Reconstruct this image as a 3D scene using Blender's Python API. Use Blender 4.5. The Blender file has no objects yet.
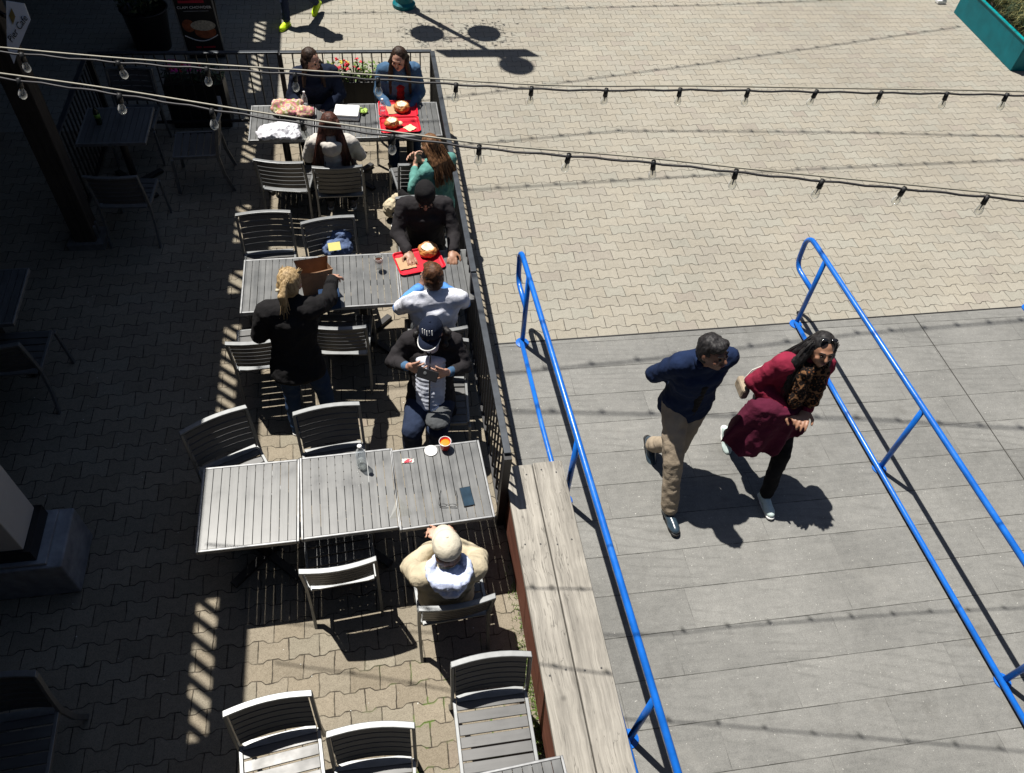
import bpy, math, random
from mathutils import Vector as V, Matrix as M3, Euler, Quaternion
random.seed(7)
R = math.radians
sc = bpy.context.scene
C = sc.collection
# ------------------------------------------------------------------ camera
H = 5.4; F = 771.0; PX = 512.0; PY = 386.5
def _ray(x, y): return V((x-PX, -(y-PY), -F))
_Z = -_ray(437, 1020); _Z.normalize()
_Y = _ray(316, -559); _Y = _Y - _Z*_Y.dot(_Z); _Y.normalize()
_X = _Y.cross(_Z)
ROT = M3((_X, _Y, _Z))
cd = bpy.data.cameras.new('camera'); cam = bpy.data.objects.new('camera', cd); C.objects.link(cam)
cd.sensor_width = 36; cd.lens = 36*F/1024; cd.clip_end = 500; cd.clip_start = 0.05
cam.matrix_world = M3.Translation((0, 0, H)) @ ROT.to_4x4()
sc.camera = cam
def at(px, py, z=0.0):
    d = ROT @ _ray(px, py); t = (z-H)/d.z
    return V((d.x*t, d.y*t, z))
# ------------------------------------------------------------------ sky, sun, exposure
SH = V((0.262, -0.325, -1.0))
w = bpy.data.worlds.new('World'); sc.world = w; w.use_nodes = True
nt = w.node_tree; bg = nt.nodes['Background']
sky = nt.nodes.new('ShaderNodeTexSky'); sky.sky_type = 'NISHITA'; sky.sun_disc = False
sky.sun_elevation = math.atan2(1, math.hypot(SH.x, SH.y)); sky.sun_rotation = math.atan2(-SH.x, -SH.y)
nt.links.new(sky.outputs[0], bg.inputs[0]); bg.inputs[1].default_value = 0.05
sl = bpy.data.lights.new('sun', 'SUN'); sl.energy = 5.0; sl.angle = R(0.53); sl.color = (1.0, 0.955, 0.88)
so = bpy.data.objects.new('sun', sl); C.objects.link(so); so.rotation_euler = SH.to_track_quat('-Z', 'Y').to_euler(); so.location = (-3, 4, 12)
sc.view_settings.view_transform = 'Standard'; sc.view_settings.look = 'None'
sc.view_settings.exposure = 0.55; sc.view_settings.gamma = 1.0
sc.cycles.max_bounces = 5; sc.cycles.diffuse_bounces = 1; sc.cycles.transparent_max_bounces = 8
sc.cycles.caustics_reflective = False; sc.cycles.caustics_refractive = False

# ------------------------------------------------------------------ node helpers
class S:
    """socket wrapper for arithmetic in a node tree"""
    def __init__(s, t, k): s.t = t; s.k = k
    def m(s, op, *a):
        n = s.t.nodes.new('ShaderNodeMath'); n.operation = op
        for i, v in enumerate((s,)+a):
            if isinstance(v, S): s.t.links.new(v.k, n.inputs[i])
            else: n.inputs[i].default_value = v
        return S(s.t, n.outputs[0])
    def __add__(s, o): return s.m('ADD', o)
    def __sub__(s, o): return s.m('SUBTRACT', o)
    def __mul__(s, o): return s.m('MULTIPLY', o)
    def __truediv__(s, o): return s.m('DIVIDE', o)
    def floor(s): return s.m('FLOOR')
    def abs(s): return s.m('ABSOLUTE')
    def fract(s): return s.m('FRACT')
    def step(s, a, b):
        n = s.t.nodes.new('ShaderNodeMapRange'); n.interpolation_type = 'SMOOTHSTEP'
        s.t.links.new(s.k, n.inputs[0]); n.inputs[1].default_value = a; n.inputs[2].default_value = b
        return S(s.t, n.outputs[0])
def mat(name, rough=0.7, metal=0.0, spec=0.5):
    m = bpy.data.materials.new(name); m.use_nodes = True
    b = m.node_tree.nodes['Principled BSDF']
    b.inputs['Roughness'].default_value = rough; b.inputs['Metallic'].default_value = metal
    b.inputs['Specular IOR Level'].default_value = spec
    return m, m.node_tree, b
def coords(t, kind='Object'):
    n = t.nodes.new('ShaderNodeTexCoord'); return n.outputs[kind]
def xyz(t, sock):
    n = t.nodes.new('ShaderNodeSeparateXYZ'); t.links.new(sock, n.inputs[0]); return [S(t, o) for o in n.outputs]
def vec(t, x, y, z=0.0):
    n = t.nodes.new('ShaderNodeCombineXYZ')
    for i, v in enumerate((x, y, z)):
        if isinstance(v, S): t.links.new(v.k, n.inputs[i])
        else: n.inputs[i].default_value = v
    return n.outputs[0]
def noise(t, v, scale, detail=4, rough=0.55, col=False):
    n = t.nodes.new('ShaderNodeTexNoise'); n.inputs['Scale'].default_value = scale
    n.inputs['Detail'].default_value = detail; n.inputs['Roughness'].default_value = rough
    if v is not None: t.links.new(v, n.inputs['Vector'])
    return n.outputs[1] if col else S(t, n.outputs[0])
def ramp(t, s, stops):
    n = t.nodes.new('ShaderNodeValToRGB'); cr = n.color_ramp
    while len(cr.elements) < len(stops): cr.elements.new(0.5)
    for e, (p, c) in zip(cr.elements, stops): e.position = p; e.color = (*c, 1)
    t.links.new(s.k, n.inputs[0]); return n.outputs[0]
def mixc(t, f, a, b, mode='MIX'):
    n = t.nodes.new('ShaderNodeMix'); n.data_type = 'RGBA'; n.blend_type = mode
    def put(i, v):
        if isinstance(v, S): t.links.new(v.k, n.inputs[i])
        elif isinstance(v, (int, float)): n.inputs[i].default_value = v
        elif isinstance(v, tuple): n.inputs[i].default_value = (*v, 1)
        else: t.links.new(v, n.inputs[i])
    put(0, f); put(6, a); put(7, b); return n.outputs[2]
def bump(t, b, h, strength=0.5, dist=0.01):
    n = t.nodes.new('ShaderNodeBump'); n.inputs['Strength'].default_value = strength; n.inputs['Distance'].default_value = dist
    t.links.new(h.k if isinstance(h, S) else h, n.inputs['Height']); t.links.new(n.outputs[0], b.inputs['Normal'])
def wnoise(t, v):
    n = t.nodes.new('ShaderNodeTexWhiteNoise'); n.noise_dimensions = '3D'; t.links.new(v, n.inputs[0]); return n

def plain(name, col, rough=0.6, metal=0.0, var=0.15, scale=12, spec=0.5, bmp=0.0, bscale=60, bd=0.002):
    m, t, b = mat(name, rough, metal, spec)
    c = coords(t)
    n = noise(t, c, scale, 5)
    lo = tuple(max(0, x*(1-var)) for x in col); hi = tuple(min(1, x*(1+var)) for x in col)
    t.links.new(ramp(t, n, [(0.3, lo), (0.7, hi)]), b.inputs['Base Color'])
    if bmp: bump(t, b, noise(t, c, bscale, 3), bmp, bd)
    return m
def fabric(name, col, var=0.18, rough=0.92):
    m, t, b = mat(name, rough, 0, 0.2); c = coords(t)
    n = noise(t, c, 9, 6, 0.6)
    lo = tuple(x*(1-var) for x in col); hi = tuple(min(1, x*(1+var)) for x in col)
    t.links.new(ramp(t, n, [(0.3, lo), (0.7, hi)]), b.inputs['Base Color'])
    d = noise(t, c, 16, 4, 0.5); bump(t, b, d, 0.9, 0.012)
    return m
def pavers(name, c_lo, c_hi, joint, moss=False, rvk=0.4, vj=1.0, L=0.205, h=0.1385, A=0.0115):
    m, t, b = mat(name, 0.85, 0, 0.25)
    P = coords(t); wob = noise(t, P, 2.2, 2)
    x, y, z = xyz(t, P)
    w2 = noise(t, P, 9, 3, 0.6); x = x + (wob-0.5)*0.05 + (w2-0.5)*0.012; y = y + (wob-0.5)*0.045 + (w2-0.5)*0.012
    u = x/L; k = (y/h).m('ROUND')
    sgn = (k*math.pi).m('COSINE')
    tr = (u*(2*math.pi)).m('COSINE')*2.2
    tr = tr.m('MAXIMUM', -1.0).m('MINIMUM', 1.0)
    d = y - k*h - sgn*tr*A
    above = d.m('GREATER_THAN', 0.0)
    row = k + above - 1.0
    uv = u + row*0.5 + 0.5
    col = uv.floor(); fx = uv.fract()
    dv = (fx-0.5).abs()*(-1.0) + 0.5
    dv = dv*L + (1.0-vj)*0.0022
    jd = d.abs().m('MINIMUM', dv)
    fine = noise(t, P, 160, 3); mid = noise(t, P, 26, 5, 0.65); big = noise(t, P, 0.9, 5, 0.6)
    edge = (jd + (mid-0.5)*0.007).step(0.0012, 0.0052)
    wn = wnoise(t, vec(t, col, row)); rv = S(t, wn.outputs[0])
    patch = noise(t, P, 0.33, 4, 0.6); f = rv*rvk + mid*0.42 + big*0.35 + patch*0.45 - (0.36-(0.5-rvk)*0.5)
    base = ramp(t, f, [(0.2, c_lo), (0.8, c_hi)])
    tint = ramp(t, (rv*7.31).fract(), [(0.0, (1.0, 0.985, 0.96)), (0.6, (1, 1, 1)), (0.9, (0.97, 1.0, 1.01)), (0.985, (0.93, 0.90, 0.91))])
    base = mixc(t, 1.0, base, tint, 'MULTIPLY')
    grit = ramp(t, fine, [(0.32, (0.62, 0.6, 0.58)), (0.5, (1, 1, 1)), (0.72, (1.22, 1.22, 1.22))])
    base = mixc(t, 0.75, base, grit, 'MULTIPLY')
    fade = noise(t, P, 5.5, 4, 0.65).step(0.36, 0.58)
    edge = (edge*(-1.0)+1.0)*(fade*0.5+0.5)*(-1.0)+1.0
    stain = noise(t, P, 3.1, 6, 0.7).step(0.60, 0.78)
    base = mixc(t, stain*0.35, base, tuple(v*0.45 for v in c_lo))
    vo = t.nodes.new('ShaderNodeTexVoronoi'); vo.inputs['Scale'].default_value = 2.6; t.links.new(P, vo.inputs['Vector'])
    gum = S(t, vo.outputs['Distance']).step(0.045, 0.03)
    base = mixc(t, gum*0.5, base, (0.13, 0.12, 0.11))
    jc = joint
    if moss:
        mm = noise(t, P, 5, 4).step(0.5, 0.6); X0 = xyz(t, P)
        reg = X0[0].step(-0.55, 0.35)*X0[1].step(2.3, 1.5)
        jc = mixc(t, mm*reg*0.9, joint, (0.09, 0.16, 0.02))
        edge2 = (jd + (mid-0.5)*0.012).step(0.002, 0.011)
        base = mixc(t, (edge2*(-1.0)+1.0)*mm*reg*0.85, base, (0.11, 0.17, 0.03))
    t.links.new(mixc(t, edge, jc, base), b.inputs['Base Color'])
    hgt = edge*0.8 + mid*0.14 + fine*0.10 + rv*0.12
    bump(t, b, hgt, 0.8, 0.006)
    return m
def decking(name):
    m, t, b = mat(name, 0.8, 0, 0.3)
    P = coords(t); x, y, z = xyz(t, P)
    y = y + x*0.012
    h = 0.32; v = (y-0.02)/h; row = v.floor(); fy = ((v.fract()-0.5).abs()*(-1.0)+0.5)*h
    wn = S(t, wnoise(t, vec(t, row, 3.0)).outputs[0])
    u = x/1.25 + wn*5.0; col = u.floor(); fx = ((u.fract()-0.5).abs()*(-1.0)+0.5)*1.25
    mid = noise(t, P, 14, 6, 0.7)
    jn = noise(t, P, 4.5, 4, 0.6).step(0.38, 0.6); jy = (fy+(mid-0.5)*0.003).step(0.0010, 0.0045)*(jn*(-0.45)+1.0)+jn*0.45; jx = fx.step(0.0008, 0.003)*(jn*(-0.75)+1.0)+jn*0.75
    seam = (x-5.43).abs().step(0.003, 0.008)
    j = jy.m('MINIMUM', jx*0.6+0.4).m('MINIMUM', seam)
    rv = S(t, wnoise(t, vec(t, col, row, 1.0)).outputs[0])
    gv = vec(t, x*1.6 + rv*9.0, y*13.0 + rv*7.0)
    g = noise(t, gv, 2.2, 4, 0.6)
    wv = t.nodes.new('ShaderNodeTexWave'); wv.wave_type = 'RINGS'; wv.rings_direction = 'Z'; wv.inputs['Scale'].default_value = 2.6
    wv.inputs['Distortion'].default_value = 5.0; wv.inputs['Detail'].default_value = 2.0; wv.inputs['Detail Scale'].default_value = 0.8
    t.links.new(vec(t, x*0.5+rv*6, y*2.0+rv*3), wv.inputs['Vector']); wg = S(t, wv.outputs[1])
    fine = noise(t, P, 170, 3); big = noise(t, P, 0.8, 5, 0.65)
    f = g*0.25 + mid*0.30 + big*0.55 + rv*0.10 - 0.05
    base = ramp(t, f, [(0.3, (0.112, 0.112, 0.107)), (0.75, (0.238, 0.236, 0.222))])
    base = mixc(t, noise(t, P, 1.7, 3).step(0.45, 0.62)*0.5, base, ramp(t, wg, [(0.0, (0.75, 0.75, 0.75)), (0.25, (1, 1, 1)), (1, (1.04, 1.04, 1.04))]), 'MULTIPLY')
    base = mixc(t, 0.7, base, ramp(t, fine, [(0.3, (0.65, 0.65, 0.65)), (0.5, (1, 1, 1)), (0.75, (1.3, 1.3, 1.3))]), 'MULTIPLY')
    sp = noise(t, P, 60, 2).step(0.70, 0.75)
    base = mixc(t, sp*0.6, base, (0.48, 0.47, 0.44))
    st = noise(t, P, 2.0, 6, 0.75).step(0.54, 0.72)
    base = mixc(t, st*0.38, base, (0.085, 0.082, 0.074))
    lt_ = noise(t, P, 1.3, 6, 0.7).step(0.56, 0.75)
    base = mixc(t, lt_*0.3, base, (0.30, 0.29, 0.265))
    vo = t.nodes.new('ShaderNodeTexVoronoi'); vo.inputs['Scale'].default_value = 2.3; t.links.new(P, vo.inputs['Vector'])
    base = mixc(t, S(t, vo.outputs['Distance']).step(0.05, 0.03)*0.55, base, (0.07, 0.068, 0.062))
    t.links.new(mixc(t, j, (0.035, 0.034, 0.03), base), b.inputs['Base Color'])
    bump(t, b, j*0.7 + g*0.12 + wg*0.05 + fine*0.10, 0.6, 0.005)
    return m
def wood(name, lo, hi, axis=1, rough=0.85):
    m, t, b = mat(name, rough, 0, 0.2); P = coords(t); c = xyz(t, P)
    info = t.nodes.new('ShaderNodeObjectInfo'); rnd = S(t, info.outputs['Random'])
    s = [c[0]*14.0, c[1]*14.0, c[2]*14.0]; s[axis] = c[axis]*1.0
    s[(axis+1) % 3] = s[(axis+1) % 3] + rnd*31.0
    dsn = noise(t, P, 2.2, 3)
    s = [q*1.6 if i_ != axis else q*0.7 for i_, q in enumerate(s)]; s[(axis+1) % 3] = s[(axis+1) % 3] + dsn*1.6; s[(axis+2) % 3] = s[(axis+2) % 3] + dsn*1.6
    v = vec(t, *s); g = noise(t, v, 1.7, 8, 0.75)
    v2 = vec(t, *[q*0.22 for q in s]); wg = noise(t, v2, 2.0, 3, 0.5)
    vo = t.nodes.new('ShaderNodeTexVoronoi'); vo.inputs['Scale'].default_value = 3.1; t.links.new(P, vo.inputs['Vector'])
    knot = S(t, vo.outputs['Distance']).step(0.10, 0.03)
    big = noise(t, P, 3.0, 5)
    bc = ramp(t, g*0.62 + wg*0.25 + big*0.25, [(0.42, lo), (0.68, hi)])
    crk = noise(t, vec(t, *[q*0.6 for q in s]), 2.4, 2, 0.4); bc = mixc(t, (crk-0.5).abs().step(0.012, 0.0)*0.6, bc, tuple(q*0.3 for q in lo))
    t.links.new(mixc(t, knot*0.7, bc, tuple(q*0.45 for q in lo)), b.inputs['Base Color'])
    bump(t, b, g*0.7+wg*0.3, 0.5, 0.003)
    return m

MAT = {}
def D(k, m): MAT[k] = m; return m
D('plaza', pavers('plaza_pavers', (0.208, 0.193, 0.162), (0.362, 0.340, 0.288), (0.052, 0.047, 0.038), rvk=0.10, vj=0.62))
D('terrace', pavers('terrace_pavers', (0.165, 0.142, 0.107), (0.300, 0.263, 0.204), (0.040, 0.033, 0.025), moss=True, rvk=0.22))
D('deck', decking('deck_boards'))
D('blue', plain('blue_rail_paint', (0.009, 0.130, 0.54), 0.30, var=0.22, scale=7, bmp=0.35, bscale=30, bd=0.003))
_m = MAT['blue']; _t = _m.node_tree; _b = _t.nodes['Principled BSDF']; _P = coords(_t); _c = _b.inputs['Base Color'].links[0].from_socket
_t.links.new(mixc(_t, noise(_t, _P, 11, 5, 0.7).step(0.68, 0.72)*0.8, mixc(_t, noise(_t, _P, 3.5, 6, 0.7).step(0.55, 0.75)*0.5, _c, (0.05, 0.17, 0.45)), (0.22, 0.25, 0.30)), _b.inputs['Base Color'])
D('alu', plain('brushed_aluminium', (0.185, 0.192, 0.195), 0.45, 0.5, var=0.12, scale=20))
D('alud', plain('worn_aluminium_edge', (0.24, 0.245, 0.25), 0.5, 0.5, var=0.2, scale=20))
def slatmat(name, lo, hi, axis, rough):
    m, t, b = mat(name, rough, 0.0, 0.5); P = coords(t); c = xyz(t, P)
    s = [c[0]*30.0, c[1]*30.0, c[2]*30.0]; s[axis] = c[axis]*2.5
    info = t.nodes.new('ShaderNodeObjectInfo'); s[(axis+1) % 2] = s[(axis+1) % 2] + S(t, info.outputs['Random'])*40.0
    g = noise(t, vec(t, *s), 1.6, 5, 0.65); big = noise(t, P, 7, 4)
    idx = (c[1-axis]/0.0585).floor() if axis == 1 else (c[1]/0.07).floor()
    rv = S(t, wnoise(t, vec(t, idx, S(t, info.outputs['Random'])*17.0)).outputs[0])
    t.links.new(ramp(t, g*0.45+big*0.45+rv*0.2, [(0.3, lo), (0.8, hi)]), b.inputs['Base Color'])
    r = S(t, big.k)*0.35 + (rough-0.17); t.links.new(r.k, b.inputs['Roughness'])
    bump(t, b, g, 0.25, 0.001)
    return m
D('slat', slatmat('table_slat', (0.072, 0.075, 0.076), (0.150, 0.153, 0.152), 1, 0.36))
D('cslat', slatmat('chair_slat', (0.055, 0.055, 0.056), (0.12, 0.12, 0.118), 0, 0.40))
D('fence', plain('fence_dark_steel', (0.045, 0.052, 0.062), 0.42, 0.3, var=0.25, scale=15))
D('picket', plain('picket_black', (0.018, 0.018, 0.02), 0.5, 0.0, var=0.2))
D('cable', plain('cable_sheath', (0.30, 0.28, 0.22), 0.45, 0.0, var=0.2))
D('cord', plain('cord_black', (0.03, 0.028, 0.03), 0.5))
D('black', plain('black_plastic', (0.012, 0.012, 0.013), 0.4))
D('iron', plain('black_iron', (0.02, 0.02, 0.021), 0.55))
D('bench', wood('weathered_bench_wood', (0.155, 0.145, 0.128), (0.38, 0.357, 0.315), 1))
D('bside', wood('red_brown_board', (0.10, 0.035, 0.022), (0.22, 0.085, 0.055), 1))
D('beam', wood('dark_timber', (0.03, 0.026, 0.022), (0.075, 0.065, 0.055), 2))
D('roof', plain('roof_boards', (0.05, 0.045, 0.04), 0.9))
D('wallw', plain('white_cladding', (0.55, 0.54, 0.52), 0.7, var=0.05, scale=4))
D('stone', plain('grey_stone_block', (0.26, 0.27, 0.29), 0.85, var=0.3, scale=9, bmp=0.6, bscale=30, bd=0.006))
D('teal', plain('teal_paint', (0.0, 0.135, 0.165), 0.45, var=0.15, scale=5, bmp=0.15, bscale=30, spec=0.25))
D('tealrim', plain('teal_metal_rim', (0.0, 0.26, 0.28), 0.3, var=0.1))
D('soil', plain('soil', (0.03, 0.022, 0.015), 0.95, var=0.5, scale=30, bmp=1, bscale=30, bd=0.02))
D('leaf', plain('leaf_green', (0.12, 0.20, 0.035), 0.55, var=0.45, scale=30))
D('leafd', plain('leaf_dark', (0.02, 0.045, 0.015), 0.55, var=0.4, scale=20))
D('drygrass', plain('dry_grass_blade', (0.16, 0.15, 0.05), 0.6, var=0.5, scale=14))
D('petal', plain('red_petal', (0.55, 0.01, 0.03), 0.5, var=0.25, scale=40))
D('pink', plain('magenta_petal', (0.65, 0.03, 0.30), 0.5, var=0.25, scale=40))
D('yellowf', plain('yellow_petal', (0.6, 0.5, 0.03), 0.5, var=0.25, scale=40))
D('skin', plain('skin_light', (0.50, 0.28, 0.20), 0.5, var=0.10, scale=14, bmp=0.2, bscale=90))
D('skinm', plain('skin_tan', (0.33, 0.17, 0.105), 0.5, var=0.12, scale=14, bmp=0.2, bscale=90))
D('skind', plain('skin_brown', (0.20, 0.095, 0.06), 0.5, var=0.12, scale=14, bmp=0.2, bscale=90))
D('eye', plain('dark_eye', (0.015, 0.01, 0.008), 0.2, var=0.0))
D('lip', plain('lips', (0.30, 0.09, 0.08), 0.45, var=0.05))
def hairm(name, lo, hi, rough=0.55):
    m, t, b = mat(name, rough, 0, 0.25); P = coords(t); c = xyz(t, P)
    g = noise(t, vec(t, c[0]*60.0, c[1]*60.0, c[2]*6.0), 1.0, 4, 0.6)
    t.links.new(ramp(t, g, [(0.35, lo), (0.68, hi)]), b.inputs['Base Color']); bump(t, b, g, 0.6, 0.006); return m
D('h_dark', hairm('hair_dark_brown', (0.012, 0.007, 0.005), (0.05, 0.028, 0.018)))
D('h_black', hairm('hair_black', (0.006, 0.006, 0.007), (0.03, 0.027, 0.027)))
D('h_red', hairm('hair_auburn', (0.022, 0.009, 0.007), (0.12, 0.045, 0.03)))
D('h_brown', hairm('hair_light_brown', (0.06, 0.028, 0.012), (0.24, 0.12, 0.055)))
D('h_short', hairm('hair_short_brown', (0.035, 0.015, 0.008), (0.15, 0.065, 0.03)))
D('h_blond', hairm('hair_blond', (0.16, 0.10, 0.04), (0.55, 0.40, 0.22)))
for k, c in dict(f_navy=(0.008, 0.013, 0.030), f_denim=(0.06, 0.125, 0.22), f_maroon=(0.21, 0.016, 0.040), f_coat=(0.080, 0.009, 0.027),
                 f_black=(0.011, 0.0105, 0.0115), f_char=(0.022, 0.02, 0.022), f_grey=(0.52, 0.49, 0.45), f_teal=(0.10, 0.26, 0.23), f_jean=(0.018, 0.04, 0.09), f_navyj=(0.009, 0.019, 0.055),
                 f_beige=(0.33, 0.27, 0.20), f_cream=(0.52, 0.45, 0.32), f_cap=(0.60, 0.55, 0.44), f_white=(0.68, 0.70, 0.78), f_blue=(0.10, 0.28, 0.66),
                 f_vest=(0.58, 0.61, 0.70), f_scarf=(0.56, 0.62, 0.82), f_trou=(0.02, 0.03, 0.06), f_bag=(0.10, 0.14, 0.25), f_greyb=(0.075, 0.08, 0.085), f_red=(0.22, 0.01, 0.015)).items():
    D(k, fabric(k[2:]+'_fabric', c))
D('shoe_w', plain('pale_mint_sneaker', (0.55, 0.66, 0.64), 0.6, var=0.1, scale=30))
D('shoe_b', plain('dark_blue_leather', (0.03, 0.05, 0.07), 0.25, var=0.3, scale=20))
D('shoe_n', plain('neon_yellow_shoe', (0.62, 0.88, 0.01), 0.5, var=0.12, scale=40))
D('shoe_g', plain('grey_shoe', (0.10, 0.10, 0.11), 0.6))
D('sole', plain('white_sole', (0.7, 0.7, 0.68), 0.6))
D('solek', plain('black_sole', (0.01, 0.01, 0.01), 0.6))
D('tray', plain('red_tray_plastic', (0.62, 0.012, 0.03), 0.35, var=0.06))
D('crust', plain('bread_crust', (0.46, 0.18, 0.045), 0.5, var=0.45, scale=14, bmp=0.4, bscale=40, bd=0.004))
D('crumb', plain('bread_crumb', (0.72, 0.55, 0.33), 0.8, var=0.2, scale=40, bmp=0.8, bscale=60, bd=0.004))
D('soup', plain('chowder', (0.74, 0.64, 0.44), 0.3, var=0.15, scale=50))
D('kraft', plain('kraft_paper', (0.42, 0.27, 0.15), 0.8, var=0.1, scale=10, bmp=0.5, bscale=20, bd=0.006))
D('kraftd', plain('brown_paper_bag', (0.28, 0.155, 0.085), 0.8, var=0.15, scale=10, bmp=0.7, bscale=14, bd=0.012))
D('white', plain('white_plastic', (0.75, 0.75, 0.74), 0.45, var=0.03))
D('wbag', plain('white_thin_plastic_bag', (0.60, 0.60, 0.64), 0.4, var=0.05, bmp=0.9, bscale=22, bd=0.012))
D('lettuce', plain('lettuce', (0.38, 0.55, 0.10), 0.6, var=0.35, scale=40, bmp=0.8, bscale=50, bd=0.006))
D('orange', plain('orange_sauce', (0.90, 0.22, 0.005), 0.3, var=0.1, scale=40))
D('rcup', plain('red_paper_cup', (0.55, 0.02, 0.02), 0.5))
D('cola', plain('dark_cola', (0.07, 0.018, 0.008), 0.1))
D('screen', plain('phone_glass', (0.02, 0.04, 0.06), 0.08, var=0.3, spec=0.8))
D('yellowl', plain('pale_yellow_label', (0.80, 0.74, 0.25), 0.6, var=0.03))
D('signw', plain('white_sign_enamel', (0.82, 0.84, 0.88), 0.5, var=0.03))
D('gold', plain('dull_gold', (0.25, 0.18, 0.05), 0.5))
D('ink', plain('black_lettering', (0.01, 0.01, 0.015), 0.6, var=0))
D('signr', plain('red_print', (0.45, 0.02, 0.05), 0.6)); D('signt', plain('white_print', (0.88, 0.9, 0.92), 0.6, var=0.02)); D('signb', plain('black_board', (0.012, 0.012, 0.014), 0.5))
D('signo', plain('brown_print', (0.30, 0.09, 0.04), 0.6, var=0.4, scale=20)); D('signp', plain('chowder_print', (0.45, 0.42, 0.36), 0.6, var=0.4, scale=40))
D('bulbcap', plain('socket_rubber', (0.012, 0.012, 0.012), 0.5))
D('fila', plain('filament_stem', (0.45, 0.42, 0.36), 0.5))
D('litter', plain('pale_litter', (0.6, 0.6, 0.55), 0.7))
D('gleaf', plain('green_bottle_label', (0.22, 0.42, 0.05), 0.5))
def glass(name, col=(1, 1, 1), rough=0.03, thin=0.25):
    m, t, b = mat(name, rough); b.inputs['Base Color'].default_value = (*col, 1)
    n = t.nodes.new('ShaderNodeBsdfTransparent'); n.inputs[0].default_value = (*col, 1)
    mx = t.nodes.new('ShaderNodeMixShader'); fr = t.nodes.new('ShaderNodeLayerWeight'); fr.inputs[0].default_value = 0.35
    f = S(t, fr.outputs[1])*0.7 + thin
    t.links.new(f.k, mx.inputs[0]); t.links.new(n.outputs[0], mx.inputs[1]); t.links.new(b.outputs[0], mx.inputs[2])
    t.links.new(mx.outputs[0], t.nodes['Material Output'].inputs[0]); return m
D('glass', glass('clear_glass', (0.93, 0.93, 0.90), 0.05, 0.06))
D('pet', glass('clear_bottle_plastic', (0.93, 0.97, 1.0), 0.08, 0.08))
D('petc', glass('clear_wrap', (0.99, 0.99, 0.98), 0.12, -0.12))
D('dglass', plain('dark_bottle_glass', (0.01, 0.03, 0.012), 0.1)); D('lens', plain('dark_lens', (0.01, 0.01, 0.012), 0.1))
m, t, b = mat('leopard_print', 0.9, 0, 0.2); P = coords(t)
vo = t.nodes.new('ShaderNodeTexVoronoi'); vo.inputs['Scale'].default_value = 34; t.links.new(P, vo.inputs['Vector'])
n = S(t, vo.outputs['Distance']); t.links.new(ramp(t, n + noise(t, P, 40, 3)*0.3, [(0.32, (0.16, 0.06, 0.02)), (0.45, (0.008, 0.006, 0.006)), (0.75, (0.012, 0.008, 0.007)), (0.85, (0.22, 0.11, 0.05))]), b.inputs['Base Color'])
bump(t, b, noise(t, P, 14, 3), 1, 0.015); MAT['leopard'] = m
m, t, b = mat('patterned_knit', 0.9, 0, 0.2); P = coords(t)
vo = t.nodes.new('ShaderNodeTexVoronoi'); vo.inputs['Scale'].default_value = 22; t.links.new(P, vo.inputs['Vector'])
hs = S(t, noise(t, P, 9, 2).k)
t.links.new(ramp(t, (hs*3.0+S(t, vo.outputs['Distance'])*0.6).fract(), [(0.0, (0.50, 0.10, 0.20)), (0.2, (0.58, 0.46, 0.26)), (0.38, (0.55, 0.22, 0.30)), (0.55, (0.62, 0.52, 0.44)), (0.75, (0.34, 0.34, 0.10)), (1.0, (0.52, 0.14, 0.24))]), b.inputs['Base Color'])
bump(t, b, hs, 1, 0.01); MAT['knit'] = m

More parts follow.
